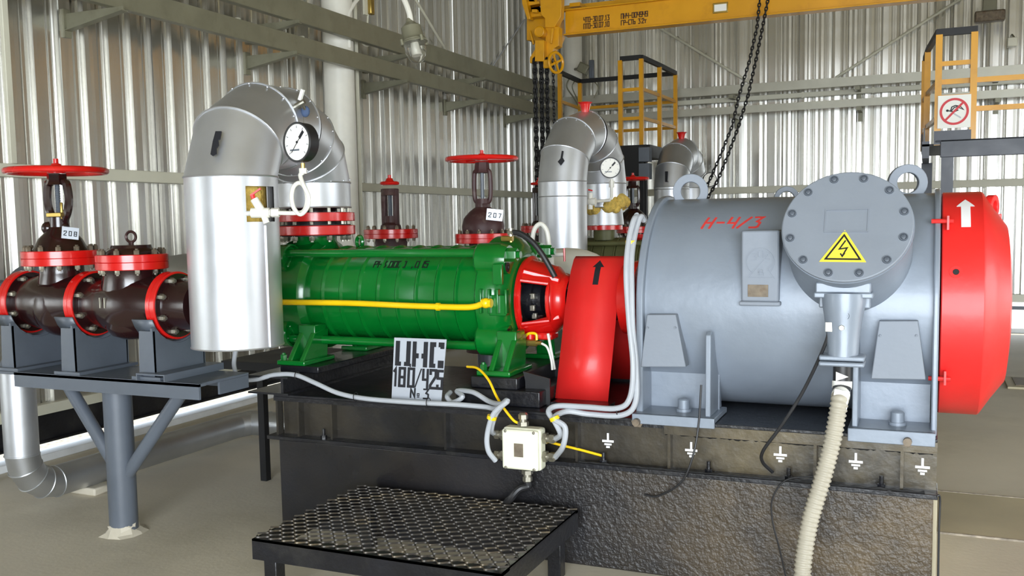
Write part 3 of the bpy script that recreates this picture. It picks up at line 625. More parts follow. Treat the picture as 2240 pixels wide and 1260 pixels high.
for sy in (-1, 1):
    for sz in (-1, 1):
        y = AY+sy*dy; z = AZ+sz*dy
        MB().cyl((-3.24, y, z), (-1.95, y, z), .0225, n=20).build('tie_rod', 'green', t)
        # ears of the right and the left cover
        zc = z - sz*.035
        MB().lathe((-2.04, y-sy*.02, zc), A, [(0, .074), (.01, .082), (.10, .084), (.12, .082), (.165, .07)], 28).build('cover_ear', 'green', t)
        MB().lathe((-3.31, y-sy*.02, zc), A, [(0, .075), (.13, .085), (.145, .085), (.146, .075), (.13, .07)], 28).build('cover_ear', 'green', t)
        bolt(t, (-1.875, y, z-.01*sz), A, .034, 'green'); 
        MB().lathe((-1.872, y+.02*sy, zc-sz*.035), A, [(0, .024), (.004, .024), (.0045, .012), (.001, .010)], 14).build('bore', 'blackmatte', t)
# yokes linking ears
b = MB()
for (x, tt) in ((-1.98, .11), (-3.24, .14)):
    for sy in (-1, 1):
        for sz in (-1, 1): b.box((x+.015, AY+sy*.19, AZ+sz*.17), (tt, .10, .12), Quaternion((1, 0, 0), sy*sz*PI/4).to_matrix())
b.build('cover_web', 'green', t, bevel=.01)
# feet
for (xc, s) in ((-1.86, 1), (-3.02, -1)):
    for sy in (-1, 1):
        b = MB(); yy = lambda v: AY+sy*v
        for xo in (-.035, .04):
            b.prism([(yy(.18), 1.00), (yy(.31), .98), (yy(.42), .845), (yy(.42), .835), (yy(.20), .835)], (xc+xo-.012, 0, 0), (0, 1, 0), (0, 0, 1), .028)
        b.bb(xc-.05, xc+.055, yy(.20), yy(.31), .84, 1.02)
        b.bb(xc-.10, xc+.075, yy(.16), yy(.44), .82, .845)
        b.build('foot', 'green', t, bevel=.006)
        bolt(t, (xc-.075, yy(.41), .845), (0, 0, 1), .018, 'green')
# nozzle
NX = -3.16
MB().lathe((NX, AY, 1.40), (0, 0, 1), [(0, .17), (.03, .135), (.06, .12), (.09, .12)], 36).build('discharge_nozzle', 'green', t)
MB().lathe((NX, AY, 1.492), (0, 0, 1), [(0, .222), (.004, .226), (.048, .226), (.052, .222)], 48).build('nozzle_flange', 'red', t, label='red painted lower discharge flange')
MB().lathe((NX, AY, 1.485), (0, 0, 1), [(0, .20), (.065, .20)], 40).build('flange_face', 'blackmatte', t)
boltring(t, (NX, AY, 1.488), (0, 0, -1), .185, 12, .017)
MB().torus((-2.88, AY+.02, 1.45), (.5, 1, 0), .03, .011, 20, 8).build('lifting_eye', 'green', t)
# bearing bracket
BX = -1.86
def skip(i, k): return 1 <= i <= 3 and k in range(0, 0)
b = MB(); n = 48
prof = [(0, .205), (.004, .215), (.018, .218), (.028, .200), (.155, .165), (.175, .140), (.20, .122), (.235, .116)]
# openings left and right (towards the viewer and away) between the flange and the neck
x_, y_, _ = perp(A)
def inhole(k):
    a = 2*PI*(k+.5)/n; d = x_*math.cos(a)+y_*math.sin(a)
    return abs(d.z+.02) < .56
b.lathe((BX, AY, AZ-.01), A, prof, n, cap=False, skip=lambda i, k: i == 3 and inhole(k))
o = b.build('bearing_bracket', 'red', t, label='red enamelled bearing bracket with side windows'); so_ = o.modifiers.new('thick', 'SOLIDIFY'); so_.thickness = .014; so_.offset = -1
MB().lathe((BX-.01, AY, AZ-.01), A, [(0, .20), (.012, .20)], 40).build('seal_plate', 'blackmatte', t)
MB().lathe((BX, AY, AZ-.01), A, [(0, .11), (.05, .11), (.05, .085), (.09, .085), (.10, .05), (.275, .05)], 32).build('shaft', 'black', t, label='black shaft with gland ring')
for a in (-.8, -.3, .3): MB().box((BX+.055, AY-.1*math.cos(a), AZ-.02+.1*math.sin(a)), (.026, .022, .03)).build('gland_nut', 'bolt', t, bevel=.003)
for sy in (-1, 1):
    # raised frame round each side window
    zt = .105; fr_ = []
    for xx, rz in ((.030, .200), (.150, .167)): fr_.append((xx, rz))
    pts_ = []
    for q in range(9): a_ = -.60+1.14*q/8; pts_.append(V((BX+.024, AY+sy*.204*math.cos(a_), AZ-.01+.204*math.sin(a_))))
    for q in range(9): a_ = .54-1.14*q/8; pts_.append(V((BX+.160, AY+sy*.168*math.cos(a_), AZ-.01+.168*math.sin(a_))))
    MB().tube(pts_, .011, 8, True).build('window_rim', 'red', t)
for a in range(4):
    an = PI/4+a*PI/2; MB().bar((BX+.02, AY+.195*math.cos(an), AZ+.195*math.sin(an)), (BX+.2, AY+.125*math.cos(an), AZ+.125*math.sin(an)), .03, .03).build('bracket_rib', 'red', t, bevel=.008)
MB().box((BX+.10, AY-.06, AZ-.190), (.12, .10, .035)).build('bracket_lug', 'red', t, bevel=.008); MB().cyl((BX+.05, AY-.12, AZ-.17), (BX+.05, AY-.12, AZ-.225), .022, n=12).build('drain_boss', 'red', t, bevel=.004)
MB().lathe((BX+.235, AY, AZ-.01), A, [(0, .09), (.04, .10), (.05, .10)], 32).build('coupling_hub', 'blackmatte', t)
# yellow balance tube
pts = [on('Y', x, y, 4.17) for x, y in ((560, 658), (612, 661), (760, 663), (900, 669), (1000, 672), (1035, 671), (1052, 666), (1066, 662))]
MB().tube(spline(pts, 5), 0.0155, 12).build('balance_tube', 'yellowtube', t, label='bright yellow thin tube along the barrel')
b = MB(); p = on('Y', 1063, 663, 4.165); b.sphere(p, .026, 12); b.cyl(p-V((.02, 0, 0)), p+V((.03, .0, .0)), .022, n=8); b.build('tube_union', 'yellowtube', t); MB().cyl(on('Y', 955, 671, 4.17), on('Y', 962, 671, 4.17), .02, n=10).build('tube_collar', 'yellowtube', t)
# painted number on barrel
def cylf(x0, th0, r, yc=AY, zc=AZ):
    def f(u, v):
        th = th0+v/r; n_ = V((0, -math.cos(th), math.sin(th))); return V((x0+u, yc, zc))+n_*r, n_
    return f
text('РН3.0000 ,005', cylf(-2.66, .66, .256), .040, .018, .0052, 'painted_text', 'blackmatte', t, lift=.001)

# ---- number plate ЦНС 180/425 № 3
x0 = -2.385; z0 = .697; Wd = .285; Ht = .30; yS = 3.985
t = root('pump_number_plate', (x0+Wd/2, yS, z0), 'aluminium plate stencilled ЦНС 180/425 № 3 leaning against pump base', 'sign')
sl = .0 ; uy = V((.055, .05, 1)).normalized()
MB().prism([(0, 0), (Wd-.012, -.002), (Wd, Ht), (0.0, Ht)], (x0, yS, z0), (1, 0, 0), uy, -.004).build('plate', 'plate', t)
f0 = planef((x0, yS-.001, z0), (1, 0, 0), uy)
def block(rects, name='stencil_letter'):
    b = MB()
    for (u0, v0, u1, v1) in rects:
        q = [f0(u, v) for u, v in ((u0, v0), (u1, v0), (u1, v1), (u0, v1))]
        a = [b.bm.verts.new(p+n*.0022) for p, n in q]; c = [b.bm.verts.new(p-n*.001) for p, n in q]
        b.face(a); b.face(list(reversed(c))); b.bridge(a, c)
    b.build(name, 'ink', t)
# grid of the photo's plate in millimetres (0..285 x 0..300)
S = .001
def rr(*a): return [tuple(v*S for v in q) for q in a]
block(rr((12, 164, 34, 285), (34, 164, 44, 184), (72, 164, 94, 285), (62, 164, 72, 184), (94, 160, 100, 176)))
block(rr((106, 162, 126, 285), (126, 204, 140, 228), (156, 204, 166, 228), (166, 162, 188, 285)))
block(rr((200, 162, 222, 285), (222, 162, 232, 182), (222, 262, 232, 285), (246, 162, 276, 182), (246, 182, 276, 198), (246, 262, 276, 285), (256, 254, 276, 262)))
def stx(s, u, v, h, cw, wd, gap=.45): text(s, lambda a, c: f0(u+a, v+c), h, cw, wd, 'stencil_text', 'ink', t, gap)
stx('1', .000, .066, .086, .030, .011); stx('8', .040, .066, .086, .028, .013); stx('0', .090, .066, .086, .028, .013); stx('/', .128, .064, .088, .030, .006)
stx('4', .170, .064, .086, .024, .012); stx('2', .210, .064, .086, .028, .013); stx('5', .249, .064, .084, .024, .013)
stx('N', .106, .014, .042, .028, .008); stx('o', .140, .014, .028, .016, .004); stx('3', .178, .012, .044, .024, .008)

# ---- motor
t = motor = root('electric_motor', (-.56, AY, .69), 'large silver grey electric motor painted H-4/3 with red end cover', 'motor')
ML, MR = -1.155, .03; MRd = .474
MB().lathe((ML+.02, AY, AZ), A, [(0, .474), (.02, .474), (MR-ML-.04, .474), (MR-ML-.02, .474)], 96).build('stator_body', 'motor', t)
def plate(x, th, nm):
    pts = []; R1 = .492
    for k in range(0, 25):
        a = -.0+PI*k/24; pts.append((AY-R1*1.03*math.cos(a), AZ+R1*math.sin(a)))
    pts += [(AY+.51, .69), (AY+.28, .69), (AY+.2, .73), (AY-.2, .73), (AY-.28, .69), (AY-.515, .69)]
    o = MB().prism(pts, (x, 0, 0), (0, 1, 0), (0, 0, 1), th).build(nm, 'motor', t, bevel=.006)
plate(ML, .032, 'end_plate'); plate(MR-.005, .022, 'end_plate')
MB().lathe((ML-.075, AY, AZ), A, [(0, .12), (.03, .32), (.06, .42), (.075, .455)], 64).build('drive_end_shield', 'motor', t)
for (xa, xb, xf) in ((ML, -.80, -.845), (-.275, MR+.012, -.262)):
    MB().bb(xa, xb, 3.93, 4.20, .692, .715).bb(xa, xb, 3.925, 3.9425, .672 if xa < -1 else .662, .715).build('foot_plate', 'motor', t, bevel=.003)
    MB().bb(xa, xb, 4.80, 5.05, .69, .715).build('foot_plate', 'motor', t, bevel=.005)
    MB().bb(xa+.03, xb-.02, 4.13, 4.15, .715, .88).build('foot_wall', 'motor', t)
    MB().prism([(3.955, .715), (3.965, 1.06), (3.99, 1.075), (4.12, 1.0), (4.2, .715)], (xf, 0, 0), (0, 1, 0), (0, 0, 1), .022).build('foot_rib', 'motor', t, bevel=.004)
    MB().bb(xf, xf+.022, 4.8, 5.0, .715, 1.0).build('foot_rib', 'motor', t)
    c = (xa+xb)/2+.02; MB().lathe((c, 4.05, .715), (0, 0, 1), [(0, .034), (.012, .034), (.012, .026), (.05, .026), (.055, .02)], 16).build('anchor_bolt', 'motor', t)
# trapezoid covers
for q in ([(1415, 688), (1478, 688), (1500, 803), (1401, 803)], [(1923, 702), (2008, 702), (2025, 831), (1905, 829)]):
    ps = [on('Y', a, b, 3.985) for a, b in q]; o_ = ps[0]
    MB().prism([(p.x-o_.x, p.z-o_.z) for p in ps], o_, (1, 0, 0), (0, 0, 1), -.07).build('vent_cover', 'motor2', t, bevel=.004)
    for (i, j) in ((0, .82), (1, .82)): 
        p = ps[i].lerp(ps[3-i], .25)+V((.012*(1-2*i), 0, 0)); bolt(t, p, (0, -1, 0), .005, 'motor2')
# name plate box with embossed emblem
MB().bb(-.705, -.553, 4.0, 4.12, 1.20, 1.495).build('plate_box', 'motor2', t, bevel=.008); MB().bb(-.712, -.546, 3.99, 4.06, 1.185, 1.203).build('plate_lip', 'motor2', t, bevel=.005)
f = planef((-.629, 3.999, 1.365), (1, 0, 0), (0, 0, 1)); b = MB()
strokes(b, [[(.056*math.cos(a*PI/18), .056*math.sin(a*PI/18)) for a in range(-4, 24)]], f, .004, .002)
strokes(b, [[(-.05, -.065), (.03, .03)], [(.056, 0), (.03, -.03), (.055, -.065), (-.05, -.065)]], f, .004, .002)
for ch_, u, v in (('3', -.035, .008), ('О', -.008, .02), ('С', .018, .012), ('В', -.005, -.055)):
    for st in G[ch_]: strokes(b, [[(u+x*.009, v+y*.0062) for x, y in st]], f, .0035, .002)
b.build('embossed_emblem', 'motor2', t)
MB().bb(-.677, -.595, 3.996, 4.0, 1.222, 1.272).build('rating_plate', 'rust', t, label='worn brownish rating plate')
# painted mark
text('H-4/3', cylf(-.905, .80, MRd+.0005), .066, .032, .010, 'painted_mark', 'redink', t, gap=.60, slant=.30, lift=.0008)
# lifting eyes
def eye(x, y, z, R1, R2, th, m='motor', name='lifting_eye', par=None, hole=True, axd=(.2, -1, 0)):
    d = V(axd).normalized(); x_, y_, _ = perp(d); b = MB(); n = 28; rings = []
    for (tt, r) in ((0, R2), (0, R1), (th, R1), (th, R2)): rings.append(b.ring(V((x, y, z))+d*(tt-th/2), x_, y_, r, n))
    for i in range(4): b.bridge(rings[i], rings[(i+1) % 4])
    b.box((x, y, z-R1*.85), (R1*1.5, th, R1*.5)); b.build(name, 'motor2' if m == 'motor' else m, par or t, bevel=.003)
eye(-1.03, 4.5, 1.675, .082, .044, .045); eye(-.085, 4.5, 1.685, .080, .044, .045); eye(-.63, 4.8, 1.635, .06, .035, .04)
# red fan cover
MB().lathe((MR+.022, AY, AZ+.003), A, [(0, .466), (.004, .472), (.150, .472), (.158, .466), (.20, .40), (.25, .33), (.262, .24), (.264, .10)], 96).build('fan_cover', 'redsoft', t, label='glossy red end cover', ang=25)
p = on('Y', 2105, 466, 4.16)
f = cylf(.138, .0, .473, AY, AZ+.003); 
def flat_poly(pts, f, name, m, par, lift=.0015):
    b = MB(); q = [f(u, v) for u, v in pts]; a = [b.bm.verts.new(p+n*lift) for p, n in q]; c = [b.bm.verts.new(p-n*.001) for p, n in q]
    b.face(a); b.face(list(reversed(c))); b.bridge(a, c); return b.build(name, m, par)
rC = .473
def arc_strip(u0, u1, v0, v1, f, name, m, par, k=10, lift=.0015):
    b = MB(); prev = None
    for i in range(k+1):
        v = v0+(v1-v0)*i/k; row = []
        for u in (u0, u1):
            P, N_ = f(u, v); row += [b.bm.verts.new(P+N_*lift), b.bm.verts.new(P-N_*.001)]
        if prev: b.face((prev[0], row[0], row[2], prev[2])); b.face((prev[1], prev[3], row[3], row[1])); b.face((prev[0], prev[1], row[1], row[0])); b.face((prev[2], row[2], row[3], prev[3]))
        prev = row
    return b.build(name, m, par)
def vz(z, r=rC, zc=AZ+.003): return math.asin(max(-1, min(1, (z-zc)/r)))*r
arc_strip(-.017, .017, vz(1.497), vz(1.578), f, 'painted_arrow_shaft', 'whiteink', t)
b = MB(); rows = []
for i in range(5):
    v = vz(1.578)+(vz(1.604)-vz(1.578))*i/4; w_ = .032*(1-i/4)+.0005; row = []
    for u in (-w_, w_):
        P, N_ = f(u, v); row += [b.bm.verts.new(P+N_*.0015), b.bm.verts.new(P-N_*.001)]
    rows.append(row)
for p_, r_ in zip(rows, rows[1:]): b.face((p_[0], r_[0], r_[2], p_[2])); b.face((p_[1], p_[3], r_[3], r_[1])); b.face((p_[0], p_[1], r_[1], r_[0])); b.face((p_[2], r_[2], r_[3], p_[3]))
b.build('painted_arrow_head', 'whiteink', t)
P, N_ = f(-.035, vz(1.325)); b = MB(); b.lathe(P-N_*.01, N_, [(0, .024), (.013, .024), (.013, .012), (.005, .011)], 24, cap=False); b.build('grease_port', 'redsoft', t); MB().lathe(P, N_, [(0, .011), (.003, .011)], 16).build('port_hole', 'blackmatte', t)
for z in (1.5, .92):
    P, N_ = f(-.065, vz(z)); MB().box(P+N_*.02, (.008, .055, .055)).cyl(P+N_*.03-V((.06, 0, 0)), P+N_*.03+V((.02, 0, 0)), .009, n=10).build('latch_bolt', 'redsoft', t)
eye(.245, 4.5, 1.575, .050, .026, .03, 'redsoft', axd=(1, -.4, 0))
# terminal box
ax = V((0, -math.cos(.52), math.sin(.52))); FC = V((-.287, 3.90, 1.505))
tb = MB().lathe(FC-ax*.30, ax, [(0, .235), (.285, .235), (.288, .243), (.300, .243)], 72).build('terminal_box', 'motor', t)
MB().lathe(FC, ax, [(0, .240), (.012, .240), (.015, .236)], 72).build('lid', 'motor2', tb)
x_, y_, _ = perp(ax); uy = (V((0, 0, 1))-ax*ax.z).normalized(); ux = uy.cross(ax)
if ux.x < 0: ux = -ux
for k in range(12):
    a = 2*PI*(k+.5)/12; bolt(tb, FC+ax*.015+ux*(.212*math.cos(a))+uy*(.212*math.sin(a)), ax, .0125, 'steelgrey', 'cap')
f = planef(FC+ax*.0155, ux, uy)
b = MB(); strokes(b, [[(-.078, -.03), (.078, -.03), (.078, .068), (-.078, .068), (-.078, -.03)]], f, .004, .0035); b.build('raised_panel', 'motor2', tb)
flat_poly([(-.090, -.158), (.078, -.160), (-.004, -.022)], f, 'warning_triangle', 'signyellow', tb, .002)
f2 = planef(FC+ax*.0178, ux, uy)
b = MB(); strokes(b, [[(-.068, -.147), (.056, -.149), (-.005, -.045), (-.068, -.147)]], f2, .0065, .0008); strokes(b, [[(.000, -.070), (-.020, -.105), (.008, -.100), (-.008, -.135)], [(-.014, -.126), (-.008, -.136), (-.001, -.124)]], f2, .0055, .0008); b.build('lightning_bolt', 'ink', tb)
# gland under the box
g0 = V((-.292, 3.88, 1.245)); gd = V((.0, -.12, -1)).normalized()
b = MB().box(g0+V((0, .05, .03)), (.20, .20, .04)).box(g0+V((0, .06, .0)), (.215, .20, .022)); b.box(g0+V((0, .15, .03)), (.19, .24, .17)); b.build('gland_flange', 'motor', tb, bevel=.005)
MB().lathe(g0, gd, [(0, .080), (.03, .080), (.08, .072), (.14, .064), (.19, .060), (.24, .057)], 36).build('gland_body', 'motor', tb)
e0 = g0+gd*.24
MB().box(e0, (.165, .10, .02)).box(e0+gd*.022, (.165, .11, .018)).build('clamp_flange', 'motor', tb, bevel=.006)
bolt(tb, g0+gd*.12+V((.0, -.06, 0)), (0, -1, 0), .011); MB().box(g0+gd*.12+V((-.045, -.045, 0)), (.03, .02, .035)).build('earth_lug', 'bolt', tb)
f = planef(g0+gd*.075+V((.012, -.068, 0)), (1, 0, 0), (0, 0, 1)); b = MB(); strokes(b, [[(0, 0), (0, .01)], [(-.01, 0), (.01, 0)], [(-.006, -.005), (.006, -.005)]], f, .0018, .001); b.torus(f(0, 0)[0], (0, 1, 0), .014, .0012, 20, 4); b.build('earth_mark', 'steelgrey', tb)
# ---- flexible conduit
pts = spline([e0+gd*.03, e0+gd*.12] + [on('Y', x, y, yy) for x, y, yy in ((1836, 880, 3.76), (1822, 960, 3.74), (1800, 1045, 3.72), (1772, 1140, 3.70), (1757, 1230, 3.68), (1755, 1290, 3.66))] + [V((-.42, 3.62, .01))], 10)
t = root('flexible_conduit', (-.42, 3.62, 0), 'cream corrugated conduit dropping from the motor terminal box to the floor', 'conduit')
# resample finely so that each rib is geometry
def resample(pts, step):
    out = [pts[0]]; acc = 0
    for a, b in zip(pts, pts[1:]):
        L = (b-a).length; s = step-acc
        while s < L: out.append(a.lerp(b, s/L)); s += step
        acc = L-(s-step)
    return out
rs = resample(pts, .0045)
k0 = int(.155/.0045)
MB().tube(rs[k0:], .03, 20, rf=lambda i: .0335 if i % 4 < 2 else .0285).build('corrugated_hose', 'hose', t, ang=50)
MB().tube(rs[:15], .034, 20).build('black_sleeve', 'rubber', t); MB().tube(rs[14:21], .037, 20).build('tape_band', 'paper', t, label='white tape band')
MB().tube(rs[20:31], .034, 20).build('black_sleeve', 'rubber', t); MB().tube(rs[30:35], .034, 20).build('tape_band', 'paper', t, label='white tape band')
p = rs[9]; MB().prism([(-.02, -.018), (.026, 0), (-.02, .018)], p+V((0, -.0355, 0)), (1, 0, 0), (0, 0, 1), .001).build('white_arrow', 'paper', t)
p = rs[32]; MB().box(p+V((.003, -.038, -.01)), (.055, .003, .075), Quaternion((0, 1, 0), .15).to_matrix()).build('paper_tag', 'paper', t, label='blank white paper tag')

# ---- coupling guard
t = root('coupling_guard', (-1.48, AY, .69), 'red arched sheet guard over the coupling with a black arrow', 'guard')
GP = [(4.205, .705), (4.285, .92), (4.355, 1.12), (4.40, 1.22), (4.445, 1.30), (4.49, 1.355), (4.52, 1.37)]
pts = GP+[(9.04-y, z) for y, z in reversed(GP[:-1])]
b = MB(); prev = None
for y, z in pts:
    row = [b.bm.verts.new((xx, y, z)) for xx in (-1.615, -1.352)]
    if prev: b.face((prev[0], prev[1], row[1], row[0]))
    prev = row
o = b.build('guard_sheet', 'redsoft', t); s_ = o.modifiers.new('thick', 'SOLIDIFY'); s_.thickness = .003
for ya in (4.11, 4.83): MB().bb(-1.66, -1.32, ya, ya+.10, .69, .705).build('foot_strip', 'black', t)
def f(u, v):
    for (ya, za), (yb, zb) in zip(GP, GP[1:]):
        if v <= zb: break
    k = (v-za)/(zb-za); d = V((0, yb-ya, zb-za)).normalized(); return V((-1.475+u, ya+(yb-ya)*k, v)), V((0, -d.z, d.y))
def vz2(z): return z
arc_strip(-.016, .012, 1.235, 1.318, f, 'painted_arrow_shaft', 'ink', t, 6)
b = MB(); rows = []
for i in range(5):
    v = 1.318+(1.350-1.318)*i/4; w_ = .030*(1-i/4)+.0005; row = []
    for u in (-w_, w_-.002):
        P, N_ = f(u, v); row += [b.bm.verts.new(P+N_*.0015), b.bm.verts.new(P-N_*.001)]
    rows.append(row)
for p_, r_ in zip(rows, rows[1:]): b.face((p_[0], r_[0], r_[2], p_[2])); b.face((p_[1], p_[3], r_[3], r_[1])); b.face((p_[0], p_[1], r_[1], r_[0])); b.face((p_[2], r_[2], r_[3], p_[3]))
b.build('painted_arrow_head', 'ink', t)
t = root('shaft_coupling', (-1.42, AY, AZ-.18), 'dark shaft coupling drum inside the red guard', 'coupling')
MB().lathe((-1.575, AY, AZ), A, [(0, .10), (.10, .10), (.10, .11), (.2, .11)], 40).build('coupling_drum', 'blackmatte', t); MB().cyl((-1.375, AY, AZ), (-1.22, AY, AZ), .055).build('motor_shaft', 'blackmatte', t)
MB().lathe((-1.345, AY, AZ), A, [(0, .175), (.06, .185), (.08, .185)], 40).build('red_guard_ring', 'red', t, label='red inner guard ring')
# drip tray, small brass cock
t = root('drip_tray', (-1.93, 4.72, .69), 'black metal drip tray under the red bearing bracket', 'tray')
b = MB()
x0, x1, y0, y1 = -1.725, -1.60, 4.10, 4.5
b.prism([(-1.735, .845), (-1.70, .70), (-1.60, .70), (-1.60, .815)], (0, 4.10, 0), (1, 0, 0), (0, 0, 1), -.008)
b.prism([(-1.735, .845), (-1.70, .70), (-1.60, .70), (-1.60, .845)], (0, 4.46, 0), (1, 0, 0), (0, 0, 1), -.008)
b.bar((-1.718, 4.1, .77), (-1.718, 4.46, .77), .012, .14); b.bb(-1.70, -1.60, 4.10, 4.46, .695, .705)
b.build('tray_body', 'rubber', t)
p = on('Y', 1160, 750, 4.35); t = root('drain_cock', p, 'small brass drain cock with bright yellow lever', 'valve')
MB().cyl(p-V((.07, 0, 0)), p+V((.06, 0, 0)), .010, n=10).cyl(p-V((.035, 0, 0)), p+V((.035, 0, 0)), .017, n=8).build('cock_body', 'brass', t)
MB().tube(spline([p+V((-.045, 0, .012)), p+V((-.01, 0, .045)), p+V((.03, 0, .045)), p+V((.035, 0, .015))]), .007, 8).build('lever', 'yellowtube', t)
MB().tube(spline([p+V((.06, 0, 0)), p+V((.09, 0, -.02)), p+V((.11, 0, -.08)), p+V((.115, 0, -.13))]), .006, 8).tube([p+V((.095, 0, .05)), p+V((.12, .02, -.13))], .007, 8).build('drain_pipe', 'white', t)

# ---- junction box and its cables
Yb = 3.84
a = on('Y', 1099, 934, Yb); b_ = on('Y', 1183, 1032, Yb); bc = (a+b_)/2
t = root('junction_box', (bc.x, Yb, b_.z), 'cream cast junction box with four cable glands on plinth edge', 'junction box')
MB().bb(a.x, b_.x, Yb, Yb+.07, b_.z, a.z).build('box_body', 'boxw', t, bevel=.012); MB().bb(a.x+.004, b_.x-.004, Yb-.022, Yb, b_.z+.004, a.z-.004).build('lid', 'boxw', t, bevel=.010)
for sx in (-1, 1):
    for sz in (-1, 1): bolt(t, (bc.x+sx*.068, Yb-.022, bc.z+sz*.082), (0, -1, 0), .005, 'bolt', 'cap')
MB().box((bc.x-.004, Yb-.024, bc.z+.0), (.043, .003, .06)).build('label_plate', 'rust', t, label='worn reddish label plate')
MB().bb(bc.x-.05, bc.x+.05, Yb+.07, 3.955, bc.z-.02, bc.z+.03).build('mount_bracket', 'black', t)
glands = {}
for nm, px, py, d in (('l1', 1099, 955, (-1, 0, 0)), ('l2', 1099, 1000, (-1, 0, 0)), ('r1', 1183, 962, (1, 0, 0)), ('r2', 1183, 1002, (1, 0, 0)), ('top', 1138, 934, (0, 0, 1)), ('bot', 1147, 1032, (0, 0, -1))):
    p = on('Y', px, py, Yb); p.y = Yb+.035; d = V(d); glands[nm] = p+d*.055
    MB().lathe(p, d, [(0, .026), (.018, .026)], 6).lathe(p+d*.018, d, [(0, .018), (.012, .018)], 16).lathe(p+d*.03, d, [(0, .022), (.02, .022), (.028, .014)], 6).build('cable_gland', 'bolt', t)
YK = 3.925
def cb(pts, r, m, label, name='cable', cat='cable', grp=None, k=8):
    o = MB().tube(spline(pts, k), r, 10).build(name, m); return tag(o, label, cat, grp)
def pk(x, y, yy=YK): return on('Y', x, y, yy)
gc = 'grey cables running into the junction box'
cb([pk(516, 762, 4.0), pk(512, 800, 3.97), pk(525, 828, 3.95), pk(560, 830, 3.93), pk(600, 820), pk(645, 820), pk(690, 838), pk(740, 860), pk(800, 872), pk(900, 880), pk(1000, 885), pk(1060, 890, 3.91), pk(1085, 893, 3.88), pk(1108, 876, 3.80), pk(1085, 905, 3.80), pk(1075, 940, 3.82), glands['l1']+V((0, 0, .0))], .0118, 'cable', 'long grey cable from below the insulated pipe, along base edge to box', grp=gc)
cb([pk(985, 858, 4.05), pk(978, 868, 4.0), pk(990, 880, 3.98), pk(1012, 868, 3.96), pk(1000, 855, 4.02), pk(1035, 858, 3.95), pk(1070, 878, 3.9), pk(1095, 884, 3.80), pk(1110, 878, 3.78), pk(1080, 905, 3.78), pk(1066, 950, 3.78), pk(1068, 985, 3.78), pk(1084, 1008, 3.81)], .0118, 'cable', 'grey cable with a loop beside number plate, hooking left of the box', grp=gc)
cb([pk(1392, 470, 4.12), pk(1400, 480, 4.15), pk(1388, 478, 4.08), pk(1375, 530, 4.02), pk(1370, 600, 3.97), pk(1376, 700, 3.93), pk(1385, 800, 3.90), pk(1378, 870, 3.90), pk(1350, 893, 3.90), pk(1280, 890, 3.90), pk(1220, 888, 3.88), pk(1200, 900, 3.84), pk(1215, 925, 3.82), pk(1226, 950, 3.83), glands['r1']], .0125, 'cable', 'outer grey cable looping from the motor drive end to right side of box', grp=gc)
cb([pk(1408, 482, 4.16), pk(1402, 474, 4.12), pk(1392, 500, 4.08), pk(1382, 560, 4.0), pk(1382, 640, 3.95), pk(1384, 720, 3.93), pk(1391, 800, 3.92), pk(1390, 880, 3.91), pk(1360, 908, 3.91), pk(1290, 906, 3.91), pk(1240, 900, 3.88), pk(1212, 915, 3.80), pk(1236, 935, 3.79), pk(1232, 975, 3.80), glands['r2']], .0125, 'cable', 'inner grey cable from motor drive end bending down to lower right gland', grp=gc)
cb([glands['bot'], glands['bot']+V((0, 0, -.02)), pk(1135, 1070, 3.85), pk(1118, 1090, 3.84), pk(1105, 1110, 3.86), pk(1100, 1180, 3.86)], .017, 'rubber', 'thick black cable leaving the bottom of junction box', 'power_cable')
def band(px, py, yy, m='tape', r=.027, d=(0, 0, 1), name='tape_band', lab='yellow tape band around the grey cables'):
    p = pk(px, py, yy); o = MB().lathe(p-V(d)*.008, d, [(0, r), (.016, r)], 16).build(name, m); return tag(o, lab, 'tape', 'yellow tape bands on cables')
band(1076, 913, 3.79, lab='yellow tape band on the cables left of junction box', r=.022, d=(.3, 0, 1)); band(1213, 915, 3.80, lab='yellow tape band on the cables right of junction box', r=.022, d=(-.5, 0, 1)); band(1380, 530, 4.04, lab='yellow tape band on the cables near top of motor plate', r=.024)
for i, (x, y, w2) in enumerate(((650, 822, 'above the left pedestal'), (778, 868, 'left of the number plate'), (937, 880, 'under the number plate'), (1088, 888, 'left of the junction box'), (1240, 893, 'below the red guard'), (1352, 898, 'at the corner of motor foot'))):
    p = pk(x, y, 3.915); o = MB().torus(p, (1, 0, 0), .021, .0022, 16, 5).build('cable_tie', 'rubber'); tag(o, 'thin dark wire tie on the cables ' + w2, 'cable tie', 'wire ties on the base edge cables')
cb([pk(1022, 802, 4.05), pk(1045, 806, 4.0), pk(1068, 830, 3.95), pk(1085, 865, 3.92), pk(1100, 890, 3.88), pk(1122, 918, 3.86), pk(1133, 925, 3.87)], .006, 'yellowtube', 'thin yellow earth wire from pump foot down to the junction box', 'earth_wire')
cb([pk(1190, 963, 3.9), pk(1225, 973, 3.94), pk(1270, 984, 3.96), pk(1322, 998, 3.975)], .006, 'yellowtube', 'thin yellow earth wire from junction box right to the beam', 'earth_wire')
cb([pk(1534, 842, 3.93), pk(1528, 930, 3.92), pk(1515, 1000, 3.90), pk(1490, 1055, 3.90), pk(1440, 1085, 3.93), pk(1410, 1082, 3.945)], .0045, 'rubber', 'thin dark earth wire hanging from the left motor rib', 'earth_wire')
cb([pk(1812, 700, 3.84), pk(1808, 745, 3.84), pk(1760, 850, 3.87), pk(1710, 930, 3.88), pk(1670, 985, 3.90), pk(1668, 1010, 3.93), pk(1690, 1033, 3.97)], .007, 'rubber', 'dark braided earth wire from motor gland slanting down to the beam', 'earth_wire')
